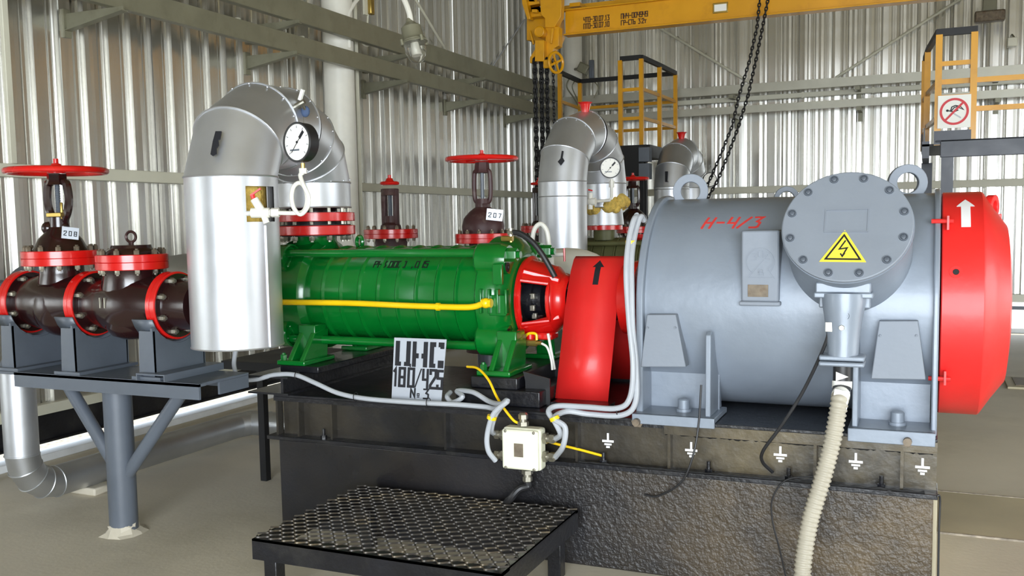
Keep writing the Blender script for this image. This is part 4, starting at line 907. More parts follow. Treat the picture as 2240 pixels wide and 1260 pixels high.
cb([pk(1780, 1042, 3.92), pk(1720, 1050, 3.92), pk(1690, 1090, 3.91), pk(1690, 1140, 3.91), pk(1705, 1200, 3.91), pk(1722, 1275, 3.92)], .0035, 'rubber', 'thin black wire curving down the plinth left of the conduit', 'loose_wire')
cb([pk(2048, 1085, 3.93), pk(2056, 1090, 3.95), pk(2054, 1160, 3.95), pk(2052, 1275, 3.95)], .004, 'rubber', 'thin black wire down the right corner of the plinth', 'loose_wire')
# black hose over the bracket
p0 = on('Y', 1118, 508, 4.3)
t = root('lube_hose', p0, 'black rubber hose arching from valve to the red bracket', 'hose')
MB().tube(spline([on('Y', x, y, 4.3) for x, y in ((1122, 508), (1140, 512), (1165, 530), (1185, 555), (1200, 580), (1214, 606))]), .014, 10).build('hose', 'rubber', t)
MB().cyl(p0-V((.0, 0, .02)), p0+V((0, 0, .02)), .012, n=10).cyl(on('Y', 1112, 508, 4.3), on('Y', 1124, 509, 4.3), .014, n=10).build('hose_clip', 'bolt', t); MB().cyl(on('Y', 1098, 522, 4.3), on('Y', 1122, 522, 4.3), .014, n=8).cyl(on('Y', 1118, 530, 4.3), on('Y', 1118, 508, 4.3), .009, n=8).build('fitting', 'brass', t)
# white impulse tube with red lever
t = root('impulse_tube', on('Y', 1205, 590, 4.9), 'white bent impulse tube with small red cock behind bracket', 'tube')
MB().tube(spline([on('Y', x, y, 4.9) for x, y in ((1162, 600), (1163, 545), (1168, 505), (1182, 490), (1196, 505), (1201, 540), (1205, 590), (1206, 640))]), .013, 10).build('tube', 'white', t)
MB().cyl(on('Y', 1203, 560, 4.9), on('Y', 1206, 595, 4.9), .02, n=10).cyl(on('Y', 1205, 558, 4.9), on('Y', 1234, 556, 4.9), .012, n=10).build('cock_body', 'white', t)
MB().tube([on('Y', 1234, 543, 4.89), on('Y', 1235, 572, 4.89)], .006, 8).build('lever', 'red', t)
# white plastic sheet bundle between guard and second pipe
c = on('Y', 1240, 590, 5.6)
o = MB().sphere(c, .22, 24, (1.25, .8, .62)).cyl((c.x, c.y, 0), c, .12).build('insulated_vessel', 'white'); tag(o, 'white rounded insulated cap behind the coupling guard', 'vessel'); c5 = c

# ================================================================== INSULATED PIPE BENDS
def rivets(b, c, x, y, r, n, s=.005):
    for k in range(n): a = 2*PI*k/n; b.sphere(c+x*(r*math.cos(a))+y*(r*math.sin(a)), s, 6)
def ubend(near, far, zc, r, zn, zf, label, hole=None, nst=(0, 33, 66, 92, 118, 142, 166, 180), split=3, rfar=None, m='clad', joints=(), Rv=None):
    near = V((*near, 0)); far = V((*far, 0)); rfar = rfar or r
    hd = (far-near); Rb = hd.length/2; hd.normalize(); mid = (near+far)/2; lat = hd.cross(V((0, 0, 1)))
    t = root('insulated_pipe', (near.x, near.y, zn), label, 'pipe', 'silver clad insulated discharge bends')
    n = 48
    def st(th, rr):
        a = math.radians(th); v_ = Rv or Rb; c = mid+V((0, 0, zc))-hd*(Rb*math.cos(a))+V((0, 0, v_*math.sin(a))); e = (-hd*(math.cos(a)*v_)+V((0, 0, Rb*math.sin(a)))).normalized(); return c, e, lat, rr
    def ringat(b, th, rr): c, e, l, q = st(th, rr); return b.ring(c, e, l, q, n)
    # near leg, with a cut-out if asked for
    zs = [zn]+[j for j in joints]+[zc]
    if hole: zs = sorted(set(zs+[hole[0], hole[1]]))
    secs = [zn]+list(joints)+[zc]
    for a_, b2 in zip(secs, secs[1:]):
        b = MB(); lv = [z for z in zs if a_ <= z <= b2]; rings = []
        for z in lv: rings.append((z, b.ring(near+V((0, 0, z)), -hd, lat, r, n)))
        for (z0_, A0), (z1_, A1) in zip(rings, rings[1:]):
            for k in range(n):
                if hole and z0_ >= hole[0]-1e-6 and z1_ <= hole[1]+1e-6:
                    an = 2*PI*(k+.5)/n; dv = -hd*math.cos(an)+lat*math.sin(an)
                    if hole[2] < math.degrees(math.atan2(dv.dot(V((CR.x, CR.y, 0)).normalized()), -dv.dot(V((CF.x, CF.y, 0)).normalized()))) < hole[3]: continue
                b.face((A0[k], A0[(k+1) % n], A1[(k+1) % n], A1[k]))
        b.torus(near+V((0, 0, b2-.004)), (0, 0, 1), r+.001, .0045, n, 6)
        if abs(a_-zn) < 1e-6: b.torus(near+V((0, 0, a_+.003)), (0, 0, 1), r, .004, n, 6)
        b.build('cladding_section', m, t, ang=40)
    if hole:
        b = MB().lathe(near+V((0, 0, hole[0]-.05)), (0, 0, 1), [(0, r-.055), (hole[1]-hole[0]+.1, r-.055)], 32, cap=False); o = b.build('insulation_wool', 'wool', t, label='exposed yellow mineral wool')
    for i, (s0, s1) in enumerate(zip(nst, nst[1:])):
        rr = r if i < split else rfar
        q0 = s0+(2.4 if i == split else 0); q1 = s1-(2.4 if i == split-1 else 0)
        b = MB(); R0 = ringat(b, q0, rr); R1 = ringat(b, q1, rr); b.bridge(R0, R1)
        c, e, l, _ = st(q1, rr); b.torus(c, e.cross(l), rr+.001, .005, n, 6)
        if i in (split, split-1) or i % 2 == 1: rivets(b, *st(q1-2.5, rr)[:3], rr+.001, 14)
        b.build('cladding_gore', m, t, ang=40)
    b = MB(); c0_, e0_, l0_, _ = st(nst[split]-4, 0); c1_, e1_, l1_, _ = st(nst[split]+4, 0); b.bridge(b.ring(c0_, e0_, l0_, rfar-.02, n), b.ring(c1_, e1_, l1_, rfar-.02, n)); b.build('dark_gap', 'blackmatte', t)
    b = MB().lathe(far+V((0, 0, zf)), (0, 0, 1), [(0, rfar), (zc-zf, rfar)], n, cap=False); b.torus(far+V((0, 0, zf+.004)), (0, 0, 1), rfar, .005, n, 6); b.build('cladding_section', m, t)
    return t, near, far, st
t, nr, fr, st = ubend((-2.985, 3.60), (-3.16, 4.50), 1.78, .212, .985, 1.64, 'large near silver clad pipe bend with gauge and black arrow mark', hole=(1.567, 1.728, 34, 78), nst=(0, 34, 68, 104, 128, 150, 180), split=3, rfar=.205, Rv=.275)
MB().lathe((nr.x, nr.y, .99), (0, 0, 1), [(0, .19), (.01, .19)], 32).build('end_cap', 'clad_dull', t)
b = MB()
for s in (1, ):
    # vertical seam and rivets on the near leg
    an = math.radians(58); dv = (V((CR.x, CR.y, 0)).normalized()*math.sin(an)-V((CF.x, CF.y, 0)).normalized()*math.cos(an))
    q = nr+dv*.2125; b.bar(q+V((0, 0, .99)), q+V((0, 0, 1.55)), .003, .012, dv)
    for k in range(5): b.sphere(q+V((-.012, 0, 1.03+k*.125))+dv*.001, .0045, 6)
b.build('seam_strip', 'clad', t)
# flaps of the cut-out
b = MB()
for ang_, z0_, z1_ in ((78, 1.567, 1.728),):
    an = math.radians(ang_); dv = (V((CR.x, CR.y, 0)).normalized()*math.sin(an)-V((CF.x, CF.y, 0)).normalized()*math.cos(an)); q = nr+dv*.19; b.bar(q+V((0, 0, z0_)), q+V((0, 0, z1_)), .004, .05, dv.cross(V((0, 0, 1))))
for z in (1.567, 1.728):
    for k in range(6):
        a1 = math.radians(34+44*k/6); a2 = math.radians(34+44*(k+1)/6); P4 = []
        for a_, rr in ((a1, .16), (a2, .16), (a2, .212), (a1, .212)): dv = (V((CR.x, CR.y, 0)).normalized()*math.sin(a_)-V((CF.x, CF.y, 0)).normalized()*math.cos(a_)); P4.append(b.bm.verts.new(nr+dv*rr+V((0, 0, z))))
        b.face(P4)
b.build('cutout_flange', 'clad', t)
# black mark on the upper bend (painted on the surface facing the viewer)
def surfmark(pts, st_, rr, name, par, m='ink'):
    """pts = pixel outline; finds the point on the bend torus by marching along the viewing ray"""
    b = MB(); a = []; c_ = []
    for px, py in pts:
        d = (CR*(px-1120)+CD*(py-665)+CF*FPX).normalized(); s = st_['s0']; hit = None
        while s < st_['s1']:
            P = EYE+d*s
            if st_['f'](P) < rr: hit = P; break
            s += .002
        if hit is None: continue
        nn = st_['n'](hit); a.append(b.bm.verts.new(hit+nn*.004)); c_.append(b.bm.verts.new(hit-nn*.003))
    if len(a) > 2: b.face(a); b.face(list(reversed(c_))); b.bridge(a, c_)
    return b.build(name, m, par)
def benddist(near, far, zc, Rv=None):
    near = V((*near, 0)); far = V((*far, 0)); hd = (far-near); Rb = hd.length/2; hd.normalize(); mid = (near+far)/2+V((0, 0, zc)); lat = hd.cross(V((0, 0, 1)))
    path = [mid-hd*(Rb*math.cos(a*PI/90))+V((0, 0, (Rv or Rb)*math.sin(a*PI/90))) for a in range(91)]
    def axisp(P):
        q = P-mid; u = q.dot(hd)
        if q.z < 0: return (near if u < 0 else far)+V((0, 0, P.z))
        return min(path, key=lambda c: (P-c).length_squared)
    return {'f': lambda P: (P-axisp(P)).length, 'n': lambda P: (P-axisp(P)).normalized()}
D1 = benddist((-2.985, 3.60), (-3.16, 4.50), 1.78, .275); D1.update(s0=3.8, s1=6)
surfmark([(472, 288), (485, 288), (482, 305), (478, 307), (479, 318), (474, 325), (474, 338), (466, 342), (461, 338), (466, 310)], D1, .213, 'painted_mark', t)
b = MB()
# small bracket, loose bolts and rag at the bend top
p = on('Y', 648, 222, 4.05)
t2 = root('vent_stub', p, 'small vent stub with blue rag and white tag on bend top', 'fitting')
def surfp(D, px, py, rr, off=0):
    d = (CR*(px-1120)+CD*(py-665)+CF*FPX).normalized(); s = D['s0']
    while s < D['s1']:
        P = EYE+d*s
        if D['f'](P) < rr: return P+D['n'](P)*off, D['n'](P)
        s += .003
    return EYE+d*4.5, V((0, 0, 1))
P1, N1 = surfp(D1, 648, 232, .212); P2, N2 = surfp(D1, 662, 246, .212); P3, N3 = surfp(D1, 650, 216, .212, .03)
t2.location = P1
MB().cyl(P1-N1*.01, P1+N1*.05, .013, n=10).cyl(P1+N1*.03, P2+N2*.02, .008, n=8).build('stub', 'bolt', t2)
MB().box(P3, (.018, .012, .055), Quaternion((0, 1, 0), .4).to_matrix()).build('tag', 'paper', t2)
rag = mat('blue_rag', RGB(70, 88, 120), .8, 0, .2, 20); M['rag'] = rag
MB().sphere(P2+N2*.015, .026, 10, (1, .7, 1.1)).build('rag', 'rag', t2); MB().torus(P2+N2*.035, N2, .007, .003, 10, 5).build('washer', 'brass', t2)
MB().tube([P2, P2+V((.01, -.01, -.06))], .003, 5).tube([P1, P1+V((-.05, 0, .01))], .003, 5).build('wire_end', 'bolt', t2)

# upper red flange on top of the pump nozzle
t = root('pipe_flange', (NX, AY, 1.56), 'red upper flange under the rear leg of the near pipe bend', 'flange')
MB().lathe((NX, AY, 1.567), (0, 0, 1), [(0, .222), (.003, .226), (.045, .226), (.048, .222)], 48).build('flange_rim', 'red', t); MB().lathe((NX, AY, 1.544), (0, 0, 1), [(0, .15), (.023, .15)], 32).build('gasket', 'blackmatte', t)
MB().lathe((NX, AY, 1.613), (0, 0, 1), [(0, .20), (.004, .20), (.004, .13), (.06, .12)], 36).build('weld_neck', 'brown', t)
for k in range(12):
    a_ = 2*PI*k/12; MB().cyl((NX+.185*math.cos(a_), AY+.185*math.sin(a_), 1.542), (NX+.185*math.cos(a_), AY+.185*math.sin(a_), 1.64), .011, n=8).build('stud', 'bolt', t)
rod(on('Y', 760, 446, 4.95), (-3.02, 4.97, .70), .017, 'white', 'white slanting tube right of the red discharge flanges', 'slanted_tube', 'tube')

# gauges
def gauge(c, nrm, r, label, mark=True, dep=.035, brass_ring=False):
    c = V(c); nrm = V(nrm).normalized(); t = root('pressure_gauge', c, label, 'gauge', 'round pressure gauges on the pipe bends')
    MB().lathe(c-nrm*dep, nrm, [(0, r*.85), (.004, r*.96), (dep-.002, r*.98), (dep+.004, r*1.0), (dep+.008, r*.97), (dep+.008, r*.90), (dep-.004, r*.89)], 40).build('case', 'rubber', t)
    MB().lathe(c+nrm*.001, nrm, [(0, r*.89), (.002, r*.89)], 40).build('dial', 'dial', t)
    up = (V((0, 0, 1))-nrm*nrm.z).normalized(); rt = up.cross(nrm); f = planef(c+nrm*.0035, rt, up)
    b = MB(); strokes(b, [[(-.42*r, -.5*r), (.30*r, .32*r)]], f, .035*r, .001); strokes(b, [[(.22*r, .24*r), (.42*r, .46*r)]], f, .16*r, .001); b.lathe(f(0, 0)[0], nrm, [(0, .07*r), (.003, .06*r)], 12); b.build('needle', 'ink', t)
    b = MB()
    for k in range(9):
        a = math.radians(225-k*270/8); strokes(b, [[(.70*r*math.cos(a), .70*r*math.sin(a)), (.80*r*math.cos(a), .80*r*math.sin(a))]], f, .03*r, .0006)
    strokes(b, [[(-.48*r, -.38*r), (.1*r, -.38*r)]], f, .09*r, .0004); b.build('dial_marks', 'steelgrey', t)['kind'] = 'stuff'
    return t
Yg = 3.42; gc_ = on('Y', 651, 311, Yg)
nv = V((-CF.x, -CF.y, 0)).normalized(); rv = V((CR.x, CR.y, 0)).normalized()
gn = (nv*math.cos(.62)-rv*math.sin(.62)).normalized(); gp = gn.cross(V((0, 0, 1))).normalized()
if gp.dot(rv) < 0: gp = -gp
gauge(gc_, gn, .086, 'largest pressure gauge, black case, on coiled white tube before near bend', dep=.05)
t = root('siphon_tube', on('Y', 600, 465, Yg), 'white coiled siphon tube feeding the largest pressure gauge', 'tube')
gb_ = gc_-gn*.025-V((0, 0, .088))
MB().cyl(gb_, gb_-V((0, 0, .022)), .009, n=6).build('brass_nipple', 'brass', t)
MB().cyl(gb_-V((0, 0, .022)), gb_-V((0, 0, .045)), .017, n=8).build('union_nut', 'white', t)
endp = on('Y', 600, 465, Yg)
loop = [on('Y', x, y, Yg+dy_) for x, y, dy_ in ((657, 354, .02), (657, 384, .02), (664, 405, .0), (675, 430, -.01), (673, 452, -.01), (658, 469, -.005), (643, 455, 0), (638, 430, .01), (643, 408, .015), (656, 400, .02), (668, 413, .03), (672, 440, .035), (664, 462, .03), (645, 466, .015), (620, 466, 0))]+[endp]
loop[0] = gb_-V((0, 0, .04))
MB().tube(spline(loop, 5), .0095, 12).build('tube', 'white', t)
q = endp; MB().cyl(q-rv*.012, q+rv*.022, .020, n=8).cyl(q-rv*.03, q-rv*.015, .016, n=8).build('union_nut', 'white', t)
MB().cyl(q-rv*.06, V((nr.x, nr.y, q.z))-rv*.0, .012, n=10).build('tapping', 'white', t)
MB().cyl(q-rv*.10, q-rv*.02, .022, n=12).cyl(q-rv*.05+V((0, 0, .0)), q-rv*.085+V((0, 0, .06)), .018, n=12).cyl(q-rv*.05, q-rv*.035-V((0, 0, .045)), .014, n=10).build('valve_body', 'white', t)
MB().cyl(q-rv*.088+V((0, 0, .062)), q-rv*.092+V((0, 0, .078)), .010, n=8).bar(q-rv*.10+V((0, 0, .075)), q-rv*.055+V((0, 0, .105)), .012, .008).build('lever', 'redsoft', t, label='small red lever')

# second and third bends further back
t, nr2, fr2, _ = ubend((-2.865, 7.70), (-2.77, 8.55), 1.88, .208, .62, 1.66, 'middle silver clad pipe bend with small down arrow and dent', nst=(0, 28, 60, 95, 125, 152, 180), split=3, m='clad', joints=(1.755,))
D2 = benddist((-2.865, 7.70), (-2.77, 8.55), 1.88); D2.update(s0=7.0, s1=10)
surfmark([(1229, 330), (1233, 331), (1231, 345), (1235, 352), (1227, 362), (1220, 354), (1226, 347)], D2, .209, 'painted_arrow', t)
MB().lathe((-2.77, 8.55, 1.50), (0, 0, 1), [(0, .185), (.15, .168)], 36).build('lower_cuff', 'clad', t); 
b = MB(); random.seed(3)
for k in range(26):
    a = random.uniform(0, 2*PI); b.sphere((-2.77+.15*math.cos(a)+(.04 if math.cos(a) > 0 else 0), 8.55+.15*math.sin(a), 1.69+random.uniform(-.05, .04)), random.uniform(.04, .075), 8)
o = b.build('insulation_wool', 'wool', t, label='loose yellow mineral wool below the cladding'); o['kind'] = 'stuff'
MB().lathe((-2.77, 8.55, 1.455), (0, 0, 1), [(0, .17), (.04, .17)], 36).build('flange_rim', 'red', t); MB().cyl((-2.77, 8.55, 1.36), (-2.77, 8.55, 1.455), .1, n=20).build('neck', 'olive', t)
def funnel(par, px, py, y, lab, s=1.0):
    p = on('Y', px, py, y); o = MB().lathe(p, (0, 0, 1), [(-.10*s, .03*s), (-.0*s, .035*s), (.06*s, .05*s), (.075*s, .068*s)], 20).build('vent_cap', 'red', par, label=lab)
funnel(t, 1280, 243, 8.12, 'red vent cap')
t, nr3, fr3, _ = ubend((-2.84, 11.40), (-2.80, 12.20), 1.93, .208, .6, 1.5, 'far silver clad pipe bend with short black bar mark', nst=(0, 28, 60, 95, 125, 152, 180), split=3, m='clad', joints=(1.90,))
funnel(t, 1491, 303, 11.8, 'red vent cap')
D3 = benddist((-2.84, 11.40), (-2.80, 12.20), 1.93); D3.update(s0=10, s1=14)
surfmark([(1455, 375), (1461, 375), (1460, 396), (1463, 398), (1455, 398)], D3, .209, 'painted_mark', t)
vdir = V((-CF.x, -CF.y, .0)).normalized()
gauge(on('Y', 1335, 367, 8.1), vdir*1-rv*.05, .092, 'white faced pressure gauge on white tube by the middle bend', dep=.04)
gauge(on('Y', 1553, 393, 11.2), vdir, .083, 'small far pressure gauge beside the hand chain', dep=.04)
t = root('gauge_tube', on('Y', 1300, 440, 8.0), 'white angled gauge tube with cocks on the middle bend', 'tube')
MB().tube([on('Y', x, y, 8.08) for x, y in ((1338, 392), (1338, 430), (1334, 438), (1300, 441), (1290, 441))], .014, 8).cyl(on('Y', 1338, 396, 8.08), on('Y', 1338, 410, 8.08), .024, n=8).cyl(on('Y', 1288, 441, 8.0), on('Y', 1303, 441, 8.0), .035, n=10).cyl(on('Y', 1291, 422, 8.0), on('Y', 1291, 458, 8.0), .022, n=10).build('tube', 'white', t)
MB().bar(on('Y', 1287, 415, 7.95), on('Y', 1296, 417, 7.95), .012, .012).build('lever', 'red', t)
o = MB().tube([on('Y', 1552, 412, 11.2), on('Y', 1548, 430, 11.2), on('Y', 1546, 470, 11.2), (on('Y', 1546, 470, 11.2).x, 11.2, 0.0)], .02, 8).build('gauge_tube', 'white'); tag(o, 'white tube under the small far pressure gauge', 'tube')

# ================================================================== VALVES
def flangepair(t, xf, yc, zc, r, brown='brown', red='red', nb=8, w=.056):
    MB().lathe((xf-w/2, yc, zc), A, [(0, r-.004), (.003, r), (w/2-.002, r), (w/2, r-.004), (w/2+.002, r), (w-.003, r), (w, r-.004)], 48).build('flange_rim', red, t)
    MB().lathe((xf-w/2-.004, yc, zc), A, [(0, r-.010), (w+.008, r-.010)], 48).build('flange_face', brown, t)
    boltring(t, (xf+w/2+.004, yc, zc), A, r*.80, nb, .0155, 'bolt', ph=.5)
def hwheel(t, c, R, r, hub=.03, m='red'):
    c = V(c); b = MB(); b.torus(c, (0, 0, 1), R, r, 44, 10)
    for k in range(3): a = k*2*PI/3+.4; b.bar(c+V((0, 0, .004)), c+V((R*math.cos(a), R*math.sin(a), 0)), r*1.2, r*1.1)
    b.build('handwheel', m, t, label='red rimmed handwheel')
    MB().lathe(c-V((0, 0, .012)), (0, 0, 1), [(0, hub*1.5), (.02, hub*1.45), (.035, hub*.95), (.05, hub*.75), (.052, hub*.45), (.075, hub*.42)], 20).build('hub_nut', m, t)
def bonnet(t, x, y, zf, r, brown, nb=12, th=.075, red='red', rb=None):
    rb = rb or r
    MB().lathe((x, y, zf), (0, 0, 1), [(0, r-.003), (.003, r), (th/2-.002, r), (th/2, r-.004), (th/2+.002, r), (th-.003, r), (th, r-.004)], 56).build('bonnet_flange', red, t, label='red bonnet flange pair')
    boltring(t, (x, y, zf+th), (0, 0, 1), r*.86, nb, .0145, 'boltold', ph=.5); boltring(t, (x, y, zf), (0, 0, -1), r*.86, nb, .013, 'bolt', ph=.5)
def tagplate(c, w, h, digits, label, tilt=.12):
    c = V(c); x = (rv*math.cos(0)+V((0, 0, 0))).normalized(); xx = (x*math.cos(tilt)-V((0, 0, 1))*math.sin(tilt)); yy = xx.cross(-nv) if False else V((0, 0, 1))*math.cos(tilt)+x*math.sin(tilt)
    t = root('valve_tag', c, label, 'tag', 'numbered aluminium valve tags')
    MB().prism([(-w/2, -h/2), (w/2, -h/2), (w/2, h/2), (-w/2, h/2)], c, xx, yy, .002).build('tag_plate', 'plate', t)
    n_ = xx.cross(yy).normalized(); o_ = c-xx*(w*.36)-yy*(h*.22)+n_*.002
    text(digits, planef(o_, xx, yy), h*.36, h*.20, h*.07, 'tag_digits', 'ink', t, gap=1.2, lift=.0006)
# near gate valve (tag 208)
vx, vy, vz_ = -4.10, 3.60, 1.17
t = root('gate_valve', (vx, vy, .99), 'near brown gate valve with red handwheel, left of pump on grey table', 'valve', 'brown flanged valves')
MB().lathe((-4.36, vy, vz_), A, [(0, .135), (.05, .13), (.12, .14), (.26, .155), (.40, .14), (.46, .13), (.50, .135)], 40).build('body', 'brown', t)
MB().sphere((vx, vy, vz_-.01), .165, 32, (1, .95, 1)).build('body_bulge', 'brown', t)
MB().lathe((vx, vy, vz_+.05), (0, 0, 1), [(0, .115), (.06, .118), (.10, .108), (.145, .105), (.19, .12), (.20, .15)], 36).build('bonnet_neck', 'brown', t)
MB().lathe((vx, vy, vz_+.088), (0, 0, 1), [(0, .10), (.008, .128), (.018, .10)], 36).build('neck_rib', 'brown', t)
flangepair(t, -4.36, vy, vz_, .165); flangepair(t, -3.895, vy, vz_, .165)
bonnet(t, vx, vy, 1.365, .190, 'brown')
MB().lathe((vx, vy, 1.44), (0, 0, 1), [(0, .14), (.02, .125), (.06, .105), (.09, .075), (.12, .05), (.17, .048)], 36).build('bonnet_dome', 'brown', t)
MB().sphere((vx-.045, vy-.03, 1.555), .035, 14).sphere((vx+.03, vy, 1.56), .03, 14).build('gland_lug', 'brown', t)
for s in (-1, 1):
    MB().tube(spline([(vx+s*.03, vy, 1.585), (vx+s*.072, vy-.01*s, 1.635), (vx+s*.076, vy, 1.70), (vx+s*.066, vy, 1.775), (vx+s*.045, vy, 1.79)], 6), .021, 8).build('yoke_arm', 'brown', t)
MB().lathe((vx, vy, 1.775), (0, 0, 1), [(0, .06), (.02, .05), (.055, .048)], 6).build('yoke_head', 'brown', t)
b = MB(); b.lathe((vx, vy, 1.58), (0, 0, 1), [(k*.006, .013 if k % 2 else .0105) for k in range(42)], 12); b.build('threaded_stem', 'steelgrey', t)
MB().box((vx+.01, vy-.03, 1.622), (.10, .03, .022)).cyl((vx+.045, vy-.02, 1.60), (vx+.045, vy-.02, 1.685), .008, n=8).build('gland_follower', 'brass', t, bevel=.004)
hwheel(t, (vx, vy, 1.845), .235, .0165)
tagplate(on('Y', 154, 510, 3.48), .085, .058, '208', 'white metal tag numbered 208 on near gate valve')
# check valve
cx_ = -3.62
t = root('check_valve', (cx_, vy, .99), 'brown check valve with red flanges and eye bolt on its cover', 'valve', 'brown flanged valves')
MB().lathe((-3.86, vy, vz_), A, [(0, .13), (.04, .125), (.10, .135), (.20, .165), (.26, .17), (.34, .155), (.44, .125), (.48, .13)], 40).build('body', 'brown', t)
MB().lathe((cx_, vy, vz_-.17), (0, 0, 1), [(0, .06), (.02, .11), (.06, .14), (.16, .155), (.26, .15), (.32, .14), (.345, .15)], 40).build('body_chamber', 'brown', t)
bonnet(t, cx_, vy, 1.345, .172, 'brown', 10)
MB().lathe((cx_, vy, 1.42), (0, 0, 1), [(0, .13), (.012, .125), (.03, .10), (.045, .095)], 36).build('cover', 'brown', t)
MB().torus((cx_, vy, 1.505), (.25, -1, 0), .026, .007, 24, 8).cyl((cx_, vy, 1.455), (cx_, vy, 1.482), .012, n=10).build('eye_bolt', 'boltdark', t)
flangepair(t, -3.365, vy, vz_, .165)
b = MB(); b.box((cx_-.05, vy-.166, 1.19), (.004, .01, .05)).box((cx_-.02, vy-.166, 1.19), (.004, .01, .05)); b.build('cast_mark', 'bolt', t)['kind'] = 'stuff'
# spool into the insulated leg
t = root('pipe_spool', (-3.2, vy, 1.05), 'short brown pipe spool entering the near insulated leg', 'pipe')
MB().lathe((-3.335, vy, vz_), A, [(0, .128), (.03, .12), (.10, .115), (.13, .115)], 32).build('spool', 'brown', t)
# saddles
def saddle(pa, pb, lab):
    x1 = on('Y', pb, 760, 3.43).x; x0 = on('Y', pa, 760, 3.43).x; xc = (x0+x1)/2
    t = root('pipe_saddle', (xc, vy, .83), lab, 'support', 'grey welded pipe saddles on the table')
    pts = [(3.43, .845), (3.425, 1.075)]
    for k in range(0, 11): a = PI+PI*(.16+.68*k/10); pts.append((vy+.181*math.cos(a), vz_+.181*math.sin(a)))
    pts += [(3.775, 1.02), (3.77, .845)]
    MB().prism(pts, (x1-.012, 0, 0), (0, 1, 0), (0, 0, 1), .012).build('saddle_plate', 'steelgrey', t)
    MB().prism([(x0, .845), (x0+.01, 1.06), (x1, 1.06), (x1, .845)], (0, 3.43, 0), (1, 0, 0), (0, 0, 1), -.012).build('front_plate', 'steelgrey', t)
    MB().bb(x0, x1, 3.765, 3.777, .845, .98).build('rear_plate', 'steelgrey', t)
    MB().bb(x0-.03, x1+.05, 3.41, 3.79, .83, .845).build('base_plate', 'steelgrey', t)
    b = MB(); prev = None
    for k in range(11):
        a = PI+PI*(.10+.80*k/10); row = [b.bm.verts.new((xx, vy+.179*math.cos(a), vz_+.179*math.sin(a))) for xx in (x0-.03, x1+.0)]
        if prev: b.face((prev[0], prev[1], row[1], row[0]))
        prev = row
    o = b.build('cradle', 'steelgrey', t); s_ = o.modifiers.new('thick', 'SOLIDIFY'); s_.thickness = .006; s_.offset = 0
saddle(2, 28, 'grey pipe saddle under the left end of the gate valve'); saddle(132, 162, 'grey pipe saddle under the joint between the two valves'); saddle(302, 336, 'grey pipe saddle under the right end of check valve')
# table
t = root('pipe_support_table', (-3.74, 3.57, 0), 'blue grey steel table on one round post with braces carrying the valves', 'support')
MB().bb(-4.48, -3.06, 3.40, 3.76, .815, .83).build('table_top', 'steelgrey', t, bevel=.003)
MB().bb(-4.25, -3.055, 3.40, 3.412, .755, .83).bb(-4.25, -3.055, 3.40, 3.45, .815, .828).build('front_channel', 'steelgrey', t)
MB().bb(-4.25, -3.07, 3.74, 3.752, .755, .815).build('rear_channel', 'steelgrey', t); MB().bb(-3.075, -3.063, 3.55, 3.76, .755, .815).build('end_channel', 'steelgrey', t)
b = MB().cyl((-3.735, 3.57, 0), (-3.735, 3.57, .815), .070, n=32); b.build('post', 'steelgrey', t)
MB().cyl((-4.12, 3.57, .81), (-3.76, 3.57, .33), .033, n=20).build('brace', 'steelgrey', t); MB().cyl((-3.26, 3.57, .81), (-3.70, 3.57, .30), .033, n=20).build('brace', 'steelgrey', t)
b = MB(); random.seed(11)
b.lathe((-3.735, 3.57, 0), (0, 0, 1), [(0, .112), (.010, .095), (.03, .078), (.055, .072)], 11); [setattr(v_, 'co', v_.co+V((random.uniform(-.012, .012), random.uniform(-.012, .012), 0 if v_.co.z < .005 else random.uniform(-.008, .008)))) for v_ in b.bm.verts]
b.build('grout_collar', 'floor', t, ang=10)
# channel stub under third saddle
xa_, xb_ = on('Y', 300, 805, 3.40).x, on('Y', 362, 805, 3.40).x
MB().bb(xa_, xb_, 3.39, 3.80, .858, .864).bb(xa_, xa_+.006, 3.39, 3.80, .83, .858).bb(xb_-.006, xb_, 3.39, 3.80, .83, .858).build('packing_channel', 'steelgrey', t)

